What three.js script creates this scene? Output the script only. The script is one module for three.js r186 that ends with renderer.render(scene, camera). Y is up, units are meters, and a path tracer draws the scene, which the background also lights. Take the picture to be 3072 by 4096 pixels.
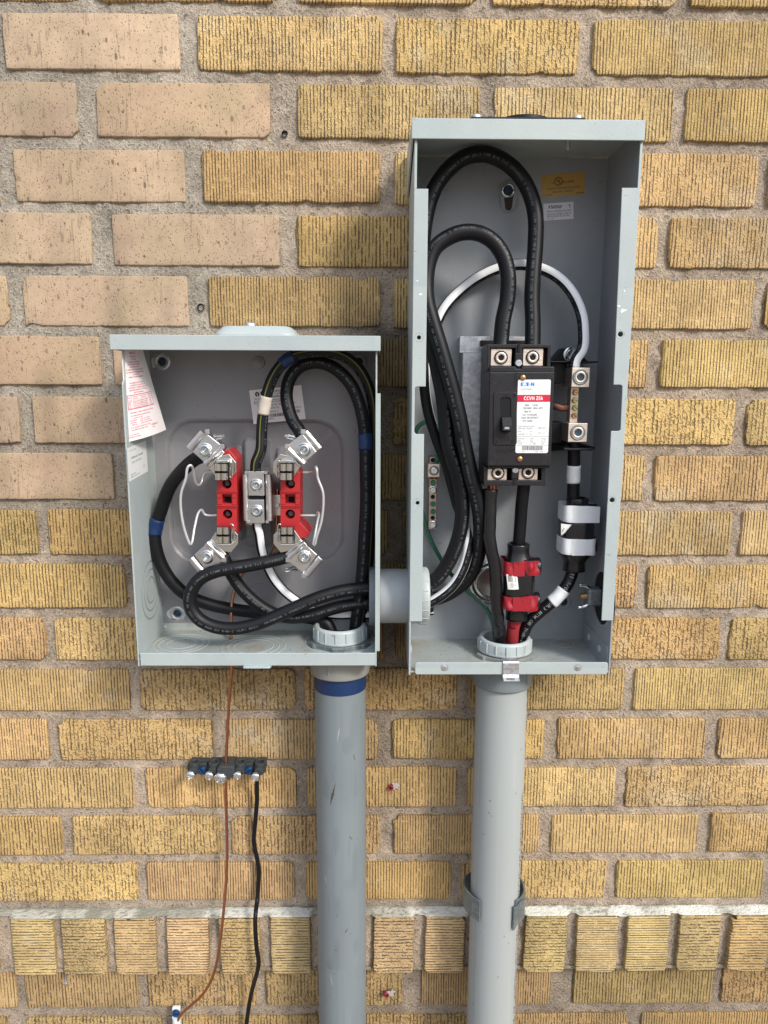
import * as THREE from 'three';
import { mergeGeometries, mergeVertices, toCreasedNormals } from 'three/addons/utils/BufferGeometryUtils.js';
import { RoundedBoxGeometry } from 'three/addons/geometries/RoundedBoxGeometry.js';
import { Brush, Evaluator, SUBTRACTION } from 'three-bvh-csg';

// ---------------------------------------------------------------- camera, sky, sun, exposure
const scene = new THREE.Scene();
const PW = 1659, PH = 2212, FOC = 1533;                       // photograph's picture plane in measuring units
const R = (d) => d * Math.PI / 180;
const camera = new THREE.PerspectiveCamera(2 * Math.atan(PH / 2 / FOC) * 180 / Math.PI, PW / PH, 0.02, 400);
camera.position.set(0, 1.5, 0.84);
camera.rotation.set(R(-9.885), R(-0.7486), R(0.2405), 'YXZ');
camera.updateMatrixWorld(true);
scene.add(camera);
const SUN = new THREE.Vector3(0.66, 0.72, 0.78).normalize();
{
  const w = 256, h = 128, d = new Float32Array(w * h * 4), v = new THREE.Vector3();
  for (let j = 0; j < h; j++) for (let i = 0; i < w; i++) {
    const el = ((j + 0.5) / h - 0.5) * Math.PI, az = ((i + 0.5) / w - 0.5) * 2 * Math.PI;
    v.set(Math.cos(el) * Math.cos(az), Math.sin(el), Math.cos(el) * Math.sin(az));
    const s = Math.max(0, v.dot(SUN)), up = Math.max(0, v.y);
    let r, g, b;
    if (v.y >= -0.02) {
      const k = Math.pow(up, 0.8), glow = 1.15 * Math.pow(s, 4) + 1.6 * Math.pow(s, 20);          // hazy overcast, brighter overhead and round the veiled sun
      r = 0.30 + 0.36 * k + glow; g = 0.33 + 0.46 * k + glow * 0.96; b = 0.39 + 0.66 * k + glow * 0.88;
    } else { r = 0.16; g = 0.15; b = 0.14; }
    const o = (j * w + i) * 4; d[o] = r; d[o + 1] = g; d[o + 2] = b; d[o + 3] = 1;
  }
  const t = new THREE.DataTexture(d, w, h, THREE.RGBAFormat, THREE.FloatType);
  t.mapping = THREE.EquirectangularReflectionMapping; t.magFilter = THREE.LinearFilter; t.needsUpdate = true;
  scene.background = t; scene.environment = t;
}
const sun = new THREE.DirectionalLight(new THREE.Color(1.0, 0.93, 0.84), 2.3);
sun.position.copy(SUN).multiplyScalar(4).add(new THREE.Vector3(0, 1.4, 0)); sun.target.position.set(0, 1.4, 0);
sun.castShadow = true; sun.shadow.radius = 20; sun.shadow.mapSize.set(2048, 2048);
Object.assign(sun.shadow.camera, { left: -1.6, right: 1.6, top: 1.6, bottom: -1.6, near: 0.5, far: 9 });
sun.shadow.bias = -0.0004;
scene.add(sun, sun.target);
const renderer = new THREE.WebGLRenderer({ antialias: true });
renderer.toneMapping = THREE.LinearToneMapping;
renderer.toneMappingExposure = 1.2;
renderer.shadowMap.enabled = true;

// ---------------------------------------------------------------- measuring helpers
const V3 = (x, y, z) => new THREE.Vector3(x, y, z);
const EYE = camera.position;
const Q = new THREE.Quaternion().setFromEuler(camera.rotation);
const ray = (x, y) => V3((x - PW / 2) / FOC, -(y - PH / 2) / FOC, -1).applyQuaternion(Q);
const P = (x, y, z) => { const d = ray(x, y); return d.multiplyScalar((z - EYE.z) / d.z).add(EYE); };      // point at depth z
const PX = (x, y, X) => { const d = ray(x, y); return d.multiplyScalar((X - EYE.x) / d.x).add(EYE); };    // point on the plane x = X
const PY = (x, y, Y) => { const d = ray(x, y); return d.multiplyScalar((Y - EYE.y) / d.y).add(EYE); };    // point on the plane y = Y
const QI = Q.clone().invert();
const seenAt = (p) => { const q = p.clone().sub(EYE).applyQuaternion(QI); return [PW / 2 - q.x / q.z * FOC, PH / 2 + q.y / q.z * FOC]; };
const zoomed = (x0, y0, s) => (x, y) => [x0 + x * s, y0 + y * s];
function rng(seed) { let a = seed >>> 0; return () => { a = (a + 0x6D2B79F5) | 0; let t = Math.imul(a ^ (a >>> 15), 1 | a); t = (t + Math.imul(t ^ (t >>> 7), 61 | t)) ^ t; return ((t ^ (t >>> 14)) >>> 0) / 4294967296; }; }
const hash = (x, y, s) => { let h = Math.imul(x, 374761393) ^ Math.imul(y, 668265263) ^ Math.imul(s, 1274126177); h = Math.imul(h ^ (h >>> 13), 1274126177); return ((h ^ (h >>> 16)) >>> 0) / 4294967296; };
const sm = (t) => t * t * (3 - 2 * t);
const clamp = (x, a = 0, b = 1) => Math.min(b, Math.max(a, x));
const sstep = (a, b, x) => sm(clamp((x - a) / (b - a)));
function vnoise(x, y, s, px = 1e9, py = 1e9) {                 // value noise, tiling every px by py cells
  const xi = Math.floor(x), yi = Math.floor(y), fx = sm(x - xi), fy = sm(y - yi);
  const m = (a, p) => ((a % p) + p) % p, x0 = m(xi, px), x1 = m(xi + 1, px), y0 = m(yi, py), y1 = m(yi + 1, py);
  const a = hash(x0, y0, s), b = hash(x1, y0, s), c = hash(x0, y1, s), d = hash(x1, y1, s);
  return a + (b - a) * fx + (c - a) * fy + (a - b - c + d) * fx * fy;
}

// ---------------------------------------------------------------- textures
const lin2s = (c) => 255 * (c <= 0.0031308 ? c * 12.92 : 1.055 * Math.pow(c, 1 / 2.4) - 0.055);
const LUT = new Uint8Array(1025); for (let i = 0; i <= 1024; i++) LUT[i] = Math.round(lin2s(i / 1024));
const s8 = (c) => LUT[Math.round(clamp(c) * 1024)];
function fieldTextures(n, fn, size) {                           // fn(u, v) in metres -> [r, g, b, height], linear colours
  const col = new Uint8Array(n * n * 4), hgt = new Uint8Array(n * n * 4);
  for (let j = 0; j < n; j++) for (let i = 0; i < n; i++) {
    const q = fn((i + 0.5) / n * size, (j + 0.5) / n * size), o = (j * n + i) * 4;
    col[o] = s8(q[0]); col[o + 1] = s8(q[1]); col[o + 2] = s8(q[2]); col[o + 3] = 255;
    hgt[o] = hgt[o + 1] = hgt[o + 2] = Math.round(255 * clamp(q[3])); hgt[o + 3] = 255;
  }
  const mk = (data, srgb) => {
    const t = new THREE.DataTexture(data, n, n, THREE.RGBAFormat, THREE.UnsignedByteType);
    t.wrapS = t.wrapT = THREE.RepeatWrapping; t.magFilter = THREE.LinearFilter; t.minFilter = THREE.LinearMipmapLinearFilter; t.generateMipmaps = true;
    if (srgb) t.colorSpace = THREE.SRGBColorSpace; t.needsUpdate = true; return t;
  };
  return { map: mk(col, true), bump: mk(hgt, false) };
}
const TS = 0.4;                                                 // metres covered by a brick texture
const combed = (sd, wornOf, pitchOf, wobble) => fieldTextures(1536, (u, v) => {               // wire-combed face: upright ridges with crumbled tops, six bands of differing wear
  const band = Math.floor(v / 0.06667), worn = wornOf[band] ?? 0.5, pitch = pitchOf[band] ?? 0.0043;
  const wob = ((vnoise(u * 90, v * 26, sd + 11) - 0.5) * 0.40 + (vnoise(u * 900, v * 520, sd + 12) - 0.5) * (0.10 + 0.38 * worn)) * wobble;
  const ph = u / pitch + wob, id = Math.floor(ph), f = ph - id, g = Math.min(f, 1 - f) * 2;
  const gid = f < 0.5 ? id : id + 1, deep = 0.45 + 0.55 * hash(gid, band, sd + 13), run = vnoise(gid * 7.3, v * 130, sd + 14), gap = sstep(0.10 + 0.28 * worn, 0.30 + 0.30 * worn, run);
  const wid = 0.20 + 0.30 * vnoise(gid * 3.1, v * 200, sd + 15) * (0.4 + deep);
  let ridge = sstep(wid * 0.28, wid * 1.05, g); ridge = 1 - (1 - ridge) * (1 - 0.85 * (1 - gap)) * (0.35 + 0.65 * deep);
  const n1 = vnoise(u * 620, v * 560, sd + 16), n2 = vnoise(u * 1400, v * 1300, sd + 17), n3 = vnoise(u * 30, v * 40, sd + 18), pit = sstep(0.70 - 0.13 * worn, 0.86, n1) * (0.35 + 0.65 * worn);
  let h = ridge * (0.62 + 0.24 * n1 + 0.14 * n2) * (1 - 0.62 * pit);
  const t = clamp(0.10 + 0.95 * h + 0.12 * (n3 - 0.5)), k = 0.82 + 0.30 * n2 + 0.16 * (n3 - 0.5);
  const d = [0.165, 0.105, 0.052], l = [0.760, 0.528, 0.232], q = Math.pow(t, 1.1);
  return [(d[0] + (l[0] - d[0]) * q) * k, (d[1] + (l[1] - d[1]) * q) * k, (d[2] + (l[2] - d[2]) * q) * k, h];
}, TS);
const combedTex = combed(0, [0.25, 0.55, 0.8, 0.35, 0.65, 0.15], [0.0041, 0.0046, 0.0049, 0.0037, 0.0043, 0.0040], 1), combedTex2 = combed(400, [0.05, 0.3, 0.15, 0.45, 0.1, 0.95], [0.0036, 0.0040, 0.0043, 0.0039, 0.0034, 0.0047], 0.55);
const speckSpots = (() => { const r = rng(77), cells = new Map(); for (let i = 0; i < 14000; i++) { const big = r() < 0.016, s = { x: r() * TS, y: r() * TS, a: (big ? 0.0007 + 0.0008 * r() : 0.00018 + 0.0003 * r()), e: 1 + 1.2 * r(), k: 0.45 + 0.5 * r() }; for (let dx = -1; dx <= 1; dx++) for (let dy = -1; dy <= 1; dy++) { const key = (Math.floor(s.x / 0.005) + dx) + ',' + (Math.floor(s.y / 0.005) + dy); if (!cells.has(key)) cells.set(key, []); cells.get(key).push(s); } } return cells; })();
const smoothTex = fieldTextures(1280, (u, v) => {               // smooth face: iron specks and drag lines
  const n1 = vnoise(u * 55, v * 55, 21), n2 = vnoise(u * 1500, v * 1500, 22), n3 = vnoise(u * 900, v * 60, 23), n4 = vnoise(u * 240, v * 180, 26);
  let k = 0.90 + 0.16 * (n1 - 0.5) + 0.14 * (n2 - 0.5) + 0.10 * (n4 - 0.5), h = 0.8 + 0.08 * n2;
  const line = sstep(0.74, 0.90, n3) * sstep(0.45, 0.7, vnoise(u * 80, v * 30, 24)); k *= 1 - 0.30 * line; h -= 0.14 * line;
  let s = 0; const list = speckSpots.get(Math.floor(u / 0.005) + ',' + Math.floor(v / 0.005)) || [];
  for (const p of list) { const q = Math.hypot(u - p.x, (v - p.y) / p.e) / p.a; if (q < 1.4) s = Math.max(s, p.k * (1 - sstep(0.75, 1.35, q + 0.5 * (n2 - 0.5)))); }
  h -= 0.6 * s; const pk = vnoise(u * 26, v * 26, 25);
  const c = [0.640 + 0.02 * pk, 0.492 - 0.02 * pk, 0.312 + 0.01 * pk];
  return [c[0] * k * (1 - 0.66 * s), c[1] * k * (1 - 0.70 * s), c[2] * k * (1 - 0.70 * s), h];
}, TS);
const mortarTex = fieldTextures(1280, (u, v) => {               // sandy joint
  const n = [400, 900, 1900].map((f, i) => vnoise(u * f, v * f, 31 + i, f * TS, f * TS)), big = vnoise(u * 40, v * 40, 35, 16, 16), mid = vnoise(u * 130, v * 100, 37, 52, 40);
  const k = 0.44 + 0.38 * n[0] + 0.44 * n[1] + 0.32 * n[2] + 0.30 * (big - 0.5) + 0.26 * (mid - 0.5), white = sstep(0.86, 0.93, n[1] * 0.6 + n[2] * 0.4) * 0.5, dark = sstep(0.76, 0.90, n[0]) * 0.55;
  const c = [0.415, 0.350, 0.270];
  return [clamp(c[0] * k * (1 - dark) + 0.4 * white), clamp(c[1] * k * (1 - dark) + 0.4 * white), clamp(c[2] * k * (1 - dark) + 0.38 * white), 0.25 + 0.35 * n[0] + 0.25 * n[1] + 0.2 * n[2] - 0.25 * dark];
}, TS);
const peelTex = fieldTextures(512, (u, v) => {                  // sprayed paint: orange peel, faint scuffs
  const a = vnoise(u * 700, v * 700, 41, 70, 70), b = vnoise(u * 1500, v * 1500, 42, 150, 150), c = vnoise(u * 30, v * 30, 43, 3, 3), k = 0.97 + 0.03 * c + 0.02 * b;
  return [k, k, k, 0.6 * a + 0.4 * b];
}, 0.1);
const wearTex = fieldTextures(768, (u, v) => {                  // handled sheet metal: smudges, dust, hairline scratches
  const a = vnoise(u * 22, v * 22, 44), b = vnoise(u * 90, v * 70, 45), c = vnoise(u * 420, v * 420, 46), sc = sstep(0.90, 0.97, vnoise(u * 60 + v * 45, v * 900 - u * 700, 47)) * sstep(0.55, 0.8, vnoise(u * 25, v * 25, 48)), sp = sstep(0.955, 0.985, vnoise(u * 300, v * 300, 49));
  const k = 0.90 + 0.09 * a + 0.05 * (b - 0.5) + 0.03 * (c - 0.5) + 0.10 * sc - 0.30 * sp, w = 0.025 * (a - 0.5);
  return [k + w, k, k - w, 0.5];
}, 0.4);
const dustTex = fieldTextures(768, (u, v) => {                  // floor pans: settled brick dust and crumbs
  const a = vnoise(u * 34, v * 34, 64), b = vnoise(u * 120, v * 120, 65), c = vnoise(u * 520, v * 520, 66), sp = sstep(0.90, 0.96, vnoise(u * 380, v * 380, 67)), d = clamp(0.15 + 0.7 * sstep(0.5, 0.9, a) * (0.5 + b) + 0.25 * sstep(0.7, 0.9, b)), k = (0.92 + 0.08 * c) * (1 - 0.55 * sp);
  return [k * (1 - 0.10 * d), k * (1 - 0.24 * d), k * (1 - 0.36 * d), 0.5];
}, 0.4);
peelTex.fine = peelTex.bump.clone(); peelTex.fine.repeat.set(4, 4); peelTex.fine.needsUpdate = true;
const zincTex = fieldTextures(512, (u, v) => {                  // galvanised spangle
  const a = vnoise(u * 260 + 2 * vnoise(u * 300, v * 300, 53), v * 260, 51, 1e9, 1e9), b = vnoise(u * 1300, v * 1300, 52), k = 0.62 + 0.38 * a + 0.16 * (b - 0.5);
  return [k * 0.70, k * 0.71, k * 0.74, 0.5 * a + 0.5 * b];
}, 0.1);
const brushTex = fieldTextures(512, (u, v) => {                 // sawn aluminium: fine lines, dull blotches
  const a = vnoise(u * 250, v * 3000, 61), b = vnoise(u * 160, v * 160, 62), c = vnoise(u * 3000, v * 260, 63), k = 0.80 + 0.16 * a + 0.14 * (b - 0.5) + 0.06 * c;
  return [k, k * 0.985, k * 0.97, 0.5 * a + 0.3 * b + 0.2 * c];
}, 0.1);
const pvcTex = fieldTextures(768, (u, v) => {                   // plastic pipe: vertical handling marks and specks
  const st = vnoise(u * 260, v * 9, 71), line = sstep(0.86, 0.95, vnoise(u * 700, v * 12, 72)) * sstep(0.5, 0.75, vnoise(u * 40, v * 14, 73));
  const sp = sstep(0.965, 0.99, vnoise(u * 330, v * 330, 74)), d = vnoise(u * 28, v * 16, 75), k = 0.96 + 0.06 * (st - 0.5) + 0.10 * (d - 0.5) - 0.30 * line - 0.65 * sp - 0.10 * sstep(0.6, 0.85, vnoise(u * 90, v * 34, 76));
  return [k, k * 1.0, k * 0.99, 0.5 + 0.2 * st - 0.3 * line];
}, 0.4);
function canvasTex(w, h, draw) {
  const c = document.createElement('canvas'); c.width = w; c.height = h; const x = c.getContext('2d'); draw(x, w, h);
  const t = new THREE.CanvasTexture(c); t.colorSpace = THREE.SRGBColorSpace; t.wrapS = t.wrapT = THREE.RepeatWrapping; t.anisotropy = 8; return t;
}
function cableTex(text, base, stripes, ink = 'rgba(150,160,162,0.75)', tall = 36, ty = 0.5) {            // one printed cable jacket, wrapped once round
  return canvasTex(2048, 512, (x, w, h) => {
    x.fillStyle = base; x.fillRect(0, 0, w, h);
    const r = rng(text.length * 7 + stripes.length);
    for (const [a, b, c] of stripes) { x.fillStyle = c; x.fillRect(0, a * h, w, (b - a) * h); }
    for (let i = 0; i < 260; i++) { x.fillStyle = r() < 0.6 ? 'rgba(255,255,255,0.03)' : 'rgba(0,0,0,0.25)'; x.fillRect(r() * w, r() * h, 20 + r() * 160, 1 + r() * 1.6); }
    if (text) { x.font = `${tall}px monospace`; x.fillStyle = ink; x.textBaseline = 'middle'; const tw = x.measureText(text).width, k = (w - 60) / tw; x.save(); x.translate(20, h * ty); x.scale(k, 1); x.fillText(text, 0, 0); x.restore();
      x.fillStyle = base; for (let i = 0; i < w; i += 7) if (r() < 0.5) x.fillRect(i, h * ty - tall * 0.6, 1.5 + 2 * r(), tall * 1.2); }
  });
}

// ---------------------------------------------------------------- materials
const C = (r, g, b) => new THREE.Color().setRGB(r, g, b);
const std = (o) => { const { uvm, ...p } = o; const m = new THREE.MeshPhysicalMaterial(p); if (uvm) m.userData.uvm = uvm; return m; };
const M = {
  combed: std({ map: combedTex.map, bumpMap: combedTex.bump, bumpScale: 0.0024, roughness: 0.95, vertexColors: true }),
  combed2: std({ map: combedTex2.map, bumpMap: combedTex2.bump, bumpScale: 0.0020, roughness: 0.95, vertexColors: true }),
  smooth: std({ map: smoothTex.map, bumpMap: smoothTex.bump, bumpScale: 0.0006, roughness: 0.85, vertexColors: true }),
  mortar: std({ map: mortarTex.map, bumpMap: mortarTex.bump, bumpScale: 0.0022, roughness: 1, vertexColors: true }),
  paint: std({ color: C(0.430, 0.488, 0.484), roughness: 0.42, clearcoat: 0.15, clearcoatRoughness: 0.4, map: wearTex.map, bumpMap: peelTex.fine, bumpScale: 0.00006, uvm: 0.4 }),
  paintInShade2: std({ color: C(0.325, 0.345, 0.368), roughness: 0.40, clearcoat: 0.15, clearcoatRoughness: 0.4, map: wearTex.map, bumpMap: peelTex.fine, bumpScale: 0.00016, uvm: 0.4 }),  // right box interior: paint colour darkened to carry the shade inside
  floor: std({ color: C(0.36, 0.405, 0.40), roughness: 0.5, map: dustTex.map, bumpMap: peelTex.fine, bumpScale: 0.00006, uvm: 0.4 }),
  paintInShade: std({ color: C(0.258, 0.258, 0.272), roughness: 0.40, clearcoat: 0.15, clearcoatRoughness: 0.4, map: wearTex.map, bumpMap: peelTex.fine, bumpScale: 0.00016, uvm: 0.4 }),  // left box interior: the inside shade is put into this darker paint
  pvc: std({ color: C(0.205, 0.238, 0.256), roughness: 0.48, map: pvcTex.map, bumpMap: pvcTex.bump, bumpScale: 0.0002, uvm: 0.4 }),
  pvcDark: std({ color: C(0.27, 0.275, 0.255), roughness: 0.45, map: pvcTex.map, bumpMap: pvcTex.bump, bumpScale: 0.0002, uvm: 0.4 }),
  bushing: std({ color: C(0.47, 0.52, 0.52), roughness: 0.42, map: pvcTex.map, uvm: 0.4 }),
  zinc: std({ color: C(1, 1, 1), metalness: 0.85, roughness: 0.42, map: zincTex.map, bumpMap: zincTex.bump, bumpScale: 0.0001, uvm: 0.1 }),
  zincOld: std({ color: C(0.45, 0.50, 0.50), metalness: 0.7, roughness: 0.5, map: zincTex.map, bumpMap: zincTex.bump, bumpScale: 0.0002, uvm: 0.1 }),
  alu: std({ color: C(0.74, 0.74, 0.74), metalness: 1, roughness: 0.34, map: brushTex.map, bumpMap: brushTex.bump, bumpScale: 0.00012, uvm: 0.1 }),
  lug: std({ color: C(0.80, 0.69, 0.60), metalness: 0.9, roughness: 0.42, map: brushTex.map, bumpMap: brushTex.bump, bumpScale: 0.00015, uvm: 0.1 }),
  bail: std({ color: C(0.66, 0.67, 0.67), metalness: 0.55, roughness: 0.33 }),
  tin: std({ color: C(0.72, 0.71, 0.67), metalness: 1, roughness: 0.19 }),
  steel: std({ color: C(0.76, 0.79, 0.80), metalness: 1, roughness: 0.22 }),
  chrome: std({ color: C(0.85, 0.87, 0.88), metalness: 1, roughness: 0.10 }),
  bronze: std({ color: C(0.62, 0.36, 0.17), metalness: 1, roughness: 0.35 }),
  brass: std({ color: C(0.55, 0.50, 0.18), metalness: 1, roughness: 0.3 }),
  greenScrew: std({ color: C(0.05, 0.24, 0.12), metalness: 0.75, roughness: 0.28 }),
  copper: std({ color: C(0.56, 0.25, 0.155), metalness: 1, roughness: 0.27 }),
  oldCopper: std({ color: C(0.36, 0.17, 0.12), metalness: 0.8, roughness: 0.45 }),
  copperBar: std({ color: C(0.60, 0.46, 0.40), metalness: 0.9, roughness: 0.42, map: brushTex.map, uvm: 0.1 }),
  red: std({ color: C(0.43, 0.016, 0.019), roughness: 0.42, clearcoat: 0.2, clearcoatRoughness: 0.35 }),
  redTape: std({ color: C(0.34, 0.010, 0.022), roughness: 0.36, clearcoat: 0.3, clearcoatRoughness: 0.3 }),
  redWorn: std({ color: C(0.33, 0.03, 0.035), roughness: 0.6 }),
  whiteTape: std({ color: C(0.80, 0.82, 0.84), roughness: 0.45 }),
  dirtyTape: std({ color: C(0.60, 0.54, 0.47), roughness: 0.7 }),
  blueTape: std({ color: C(0.006, 0.030, 0.108), roughness: 0.45 }),
  blueScrew: std({ color: C(0.010, 0.055, 0.17), roughness: 0.35, metalness: 0.3 }),
  blueDark: std({ color: C(0.018, 0.05, 0.085), roughness: 0.5 }),
  black: std({ color: C(0.012, 0.012, 0.014), roughness: 0.45, specularIntensity: 0.6 }),
  bakelite: std({ color: C(0.017, 0.016, 0.018), roughness: 0.42, specularIntensity: 0.7, bumpMap: peelTex.bump, bumpScale: 0.0001, uvm: 0.1 }),
  rubber: std({ color: C(0.009, 0.009, 0.011), roughness: 0.24, clearcoat: 0.3, clearcoatRoughness: 0.25 }),
  bore: std({ color: C(0.09, 0.012, 0.012), roughness: 0.5 }),  // dark copy of the red, shade inside the screw holes put into colour
  hole: std({ color: C(0.006, 0.006, 0.008), roughness: 0.9 }),
  cast: std({ color: C(0.050, 0.058, 0.064), metalness: 0.25, roughness: 0.55, bumpMap: peelTex.bump, bumpScale: 0.0004, uvm: 0.1 }),
  green: std({ color: C(0.022, 0.125, 0.075), roughness: 0.38 }),
  whitePlastic: std({ color: C(0.70, 0.75, 0.78), roughness: 0.4 }),
  bareMetal: std({ color: C(0.68, 0.66, 0.62), metalness: 0.5, roughness: 0.6 }),
  white: std({ color: C(0.78, 0.80, 0.80), roughness: 0.6 }),
  wash: std({ color: C(0.74, 0.75, 0.70), roughness: 0.95, bumpMap: mortarTex.bump, bumpScale: 0.002, map: mortarTex.map, vertexColors: true }),
  redPlug: std({ color: C(0.26, 0.03, 0.03), roughness: 0.6 }),
};
M.wash.map = null;
const PRINT = 'PRYSMIAN S STABILOY (R) 4/0 AWG (107 mm2) COMPACT AA-8000 AL USE-2 OR RHH OR RHW-2 XLPE 600V';
const jacket = (t, rough = 0.46) => std({ map: t, roughness: rough, specularIntensity: 0.6 });
const JB = '#131317';
const J = {
  print: jacket(cableTex(PRINT, JB, [])),
  plain: jacket(cableTex('', JB, [])),
  white: jacket(cableTex('STABILOY (R) 2/0 AWG (67.4 mm2)  COMPACT AA-8000 AL  USE-2 OR RHH', JB, [[0.13, 0.37, '#f3f5f8'], [0.83, 0.885, '#d5d2c6']], undefined, 40, 0.05)),
  yellow: jacket(cableTex('1 AWG AL TYPE USE-2 HI-SCORE 80 MILS XLP 600 VOLTS', JB, [[0.30, 0.338, '#686d34']])),
  hiScore: jacket(cableTex('2/0 AWG AL TYPE USE-2 HI-SCORE 80 MILS XLP 600 VOLTS 2/0 AWG AL TYPE USE-2', JB, [])),
  thhn: jacket(cableTex('GASOLINE AND OIL RESISTANT II 3/0 AWG (UL) MTW OR THWN-2 OR THHN 600V', '#131316', [], 'rgba(205,208,208,0.85)', 60), 0.25),
};

// ---------------------------------------------------------------- objects, parts
const used = new Map();
function numbered(n) { const k = used.get(n) || 0; used.set(n, k + 1); return k ? `${n}_${String(k).padStart(3, '0')}` : n; }
function thing(name, label, category, base, group) {
  const o = new THREE.Group(); o.name = numbered(name); o.position.copy(base); scene.add(o);
  o.userData = { label, category }; if (group) o.userData.group = group; return o;
}
function uvMetres(g, s) {                                        // box-projected uv at real size
  const p = g.attributes.position; if (!g.attributes.normal) g.computeVertexNormals(); const n = g.attributes.normal, uv = new Float32Array(p.count * 2);
  for (let i = 0; i < p.count; i++) { const a = Math.abs(n.getX(i)), b = Math.abs(n.getY(i)), c = Math.abs(n.getZ(i)); const [u, v] = c >= a && c >= b ? [p.getX(i), p.getY(i)] : a >= b ? [p.getZ(i) + 0.37, p.getY(i)] : [p.getX(i), p.getZ(i) + 0.53]; uv[2 * i] = u / s; uv[2 * i + 1] = v / s; }
  g.setAttribute('uv', new THREE.BufferAttribute(uv, 2));
}
function part(parent, name, geo, mat, label) {                   // geometry is given in world coordinates
  if (Array.isArray(geo)) geo = merge(geo);
  if (mat.userData.uvm) uvMetres(geo, mat.userData.uvm);
  const m = new THREE.Mesh(geo, mat); m.name = name; m.castShadow = m.receiveShadow = true;
  if (parent.isGroup) m.position.copy(parent.position).negate();
  parent.add(m); if (label) m.userData.label = label; return m;
}
const merge = (list) => { list = list.map((g) => { const q = g.index ? g.toNonIndexed() : g; for (const k of Object.keys(q.attributes)) if (!['position', 'normal', 'uv'].includes(k)) q.deleteAttribute(k); if (!q.attributes.normal) q.computeVertexNormals(); if (!q.attributes.uv) q.setAttribute('uv', new THREE.BufferAttribute(new Float32Array(q.attributes.position.count * 2), 2)); q.morphAttributes = {}; return q; }); return mergeGeometries(list); };
// shapes in world coordinates
function box(x0, x1, y0, y1, z0, z1, r = 0.0006) {
  const w = Math.abs(x1 - x0), h = Math.abs(y1 - y0), d = Math.abs(z1 - z0), rr = Math.min(r, w * 0.45, h * 0.45, d * 0.45);
  return new RoundedBoxGeometry(w, h, d, 2, rr).translate((x0 + x1) / 2, (y0 + y1) / 2, (z0 + z1) / 2);
}
function boxV(a, b, zf, zb, r) {                                 // a, b: seen corners of the front face at depth zf
  const xm = (a[0] + b[0]) / 2, ym = (a[1] + b[1]) / 2;
  return box(P(a[0], ym, zf).x, P(b[0], ym, zf).x, P(xm, b[1], zf).y, P(xm, a[1], zf).y, zb, zf, r);
}
const shp = (pts) => { const s = new THREE.Shape(); pts.forEach((p, i) => (i ? s.lineTo(p.x, p.y) : s.moveTo(p.x, p.y))); return s; };
function plate(shape, zf, depth, bevel = 0.0005) {               // extruded with its front face at zf
  const b = Math.min(bevel, depth * 0.4);
  return new THREE.ExtrudeGeometry(shape, { depth: depth - 2 * b, bevelEnabled: b > 0, bevelThickness: b, bevelSize: b, bevelOffset: -b, bevelSegments: 2, curveSegments: 20 }).translate(0, 0, zf - depth + b);
}
const plateV = (pts, zf, depth, bevel) => plate(shp(pts.map((p) => P(p[0], p[1], zf))), zf, depth, bevel);
const circ = (c, r, n = 28) => { const h = new THREE.Path(); h.absarc(c.x, c.y, r, 0, 2 * Math.PI, true); return h; };
function sidePlate(pts, X, t, holes = []) {                      // polygon in (z, y) standing on the plane x = X, thickness t towards +x
  const s = new THREE.Shape(); pts.forEach((p, i) => (i ? s.lineTo(p[0], p[1]) : s.moveTo(p[0], p[1]))); s.holes.push(...holes);
  return new THREE.ExtrudeGeometry(s, { depth: t, bevelEnabled: false, curveSegments: 24 }).rotateY(-Math.PI / 2).scale(1, 1, 1).translate(X + t, 0, 0);
}
function turned(prof, c, dir = 'z', seg = 28) {                  // lathe profile [[r, h], ...] along an axis from point c
  const g = new THREE.LatheGeometry(prof.map((p) => new THREE.Vector2(Math.max(p[0], 1e-5), p[1])), seg);
  if (dir === 'z') g.rotateX(Math.PI / 2); else if (dir === 'x') g.rotateZ(-Math.PI / 2);
  return g.translate(c.x, c.y, c.z);
}
function rod(a, b, r, seg = 12) {
  const d = b.clone().sub(a), g = new THREE.CylinderGeometry(r, r, d.length(), seg, 1);
  return g.applyQuaternion(new THREE.Quaternion().setFromUnitVectors(V3(0, 1, 0), d.clone().normalize())).translate((a.x + b.x) / 2, (a.y + b.y) / 2, (a.z + b.z) / 2);
}
function ringAt(c, r, t, dir = 'z', flat = 0.45) { const g = new THREE.TorusGeometry(r, t, 8, 48).scale(1, 1, flat); if (dir === 'x') g.rotateY(Math.PI / 2); if (dir === 'y') g.rotateX(Math.PI / 2); return g.translate(c.x, c.y, c.z); }
const squircle = (r, n, a) => { const c = Math.cos(a), d = Math.sin(a), k = r / Math.pow(Math.pow(Math.abs(c), n) + Math.pow(Math.abs(d), n), 1 / n); return [k * c, k * d]; };
function loftY(prof, seg = 48) {                                    // prof: [[radius, height, squareness], ...] along y
  const pos = [], idx = []; for (const [r, y, n] of prof) for (let i = 0; i < seg; i++) { const [x, z] = squircle(Math.max(r, 1e-5), n, i / seg * Math.PI * 2); pos.push(x, y, z); }
  for (let k = 0; k < prof.length - 1; k++) for (let i = 0; i < seg; i++) { const a = k * seg + i, b = k * seg + (i + 1) % seg; idx.push(a, b, a + seg, a + seg, b, b + seg); }
  const g = new THREE.BufferGeometry(); g.setAttribute('position', new THREE.Float32BufferAttribute(pos, 3)); g.setIndex(idx); g.computeVertexNormals(); return g;
}
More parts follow.
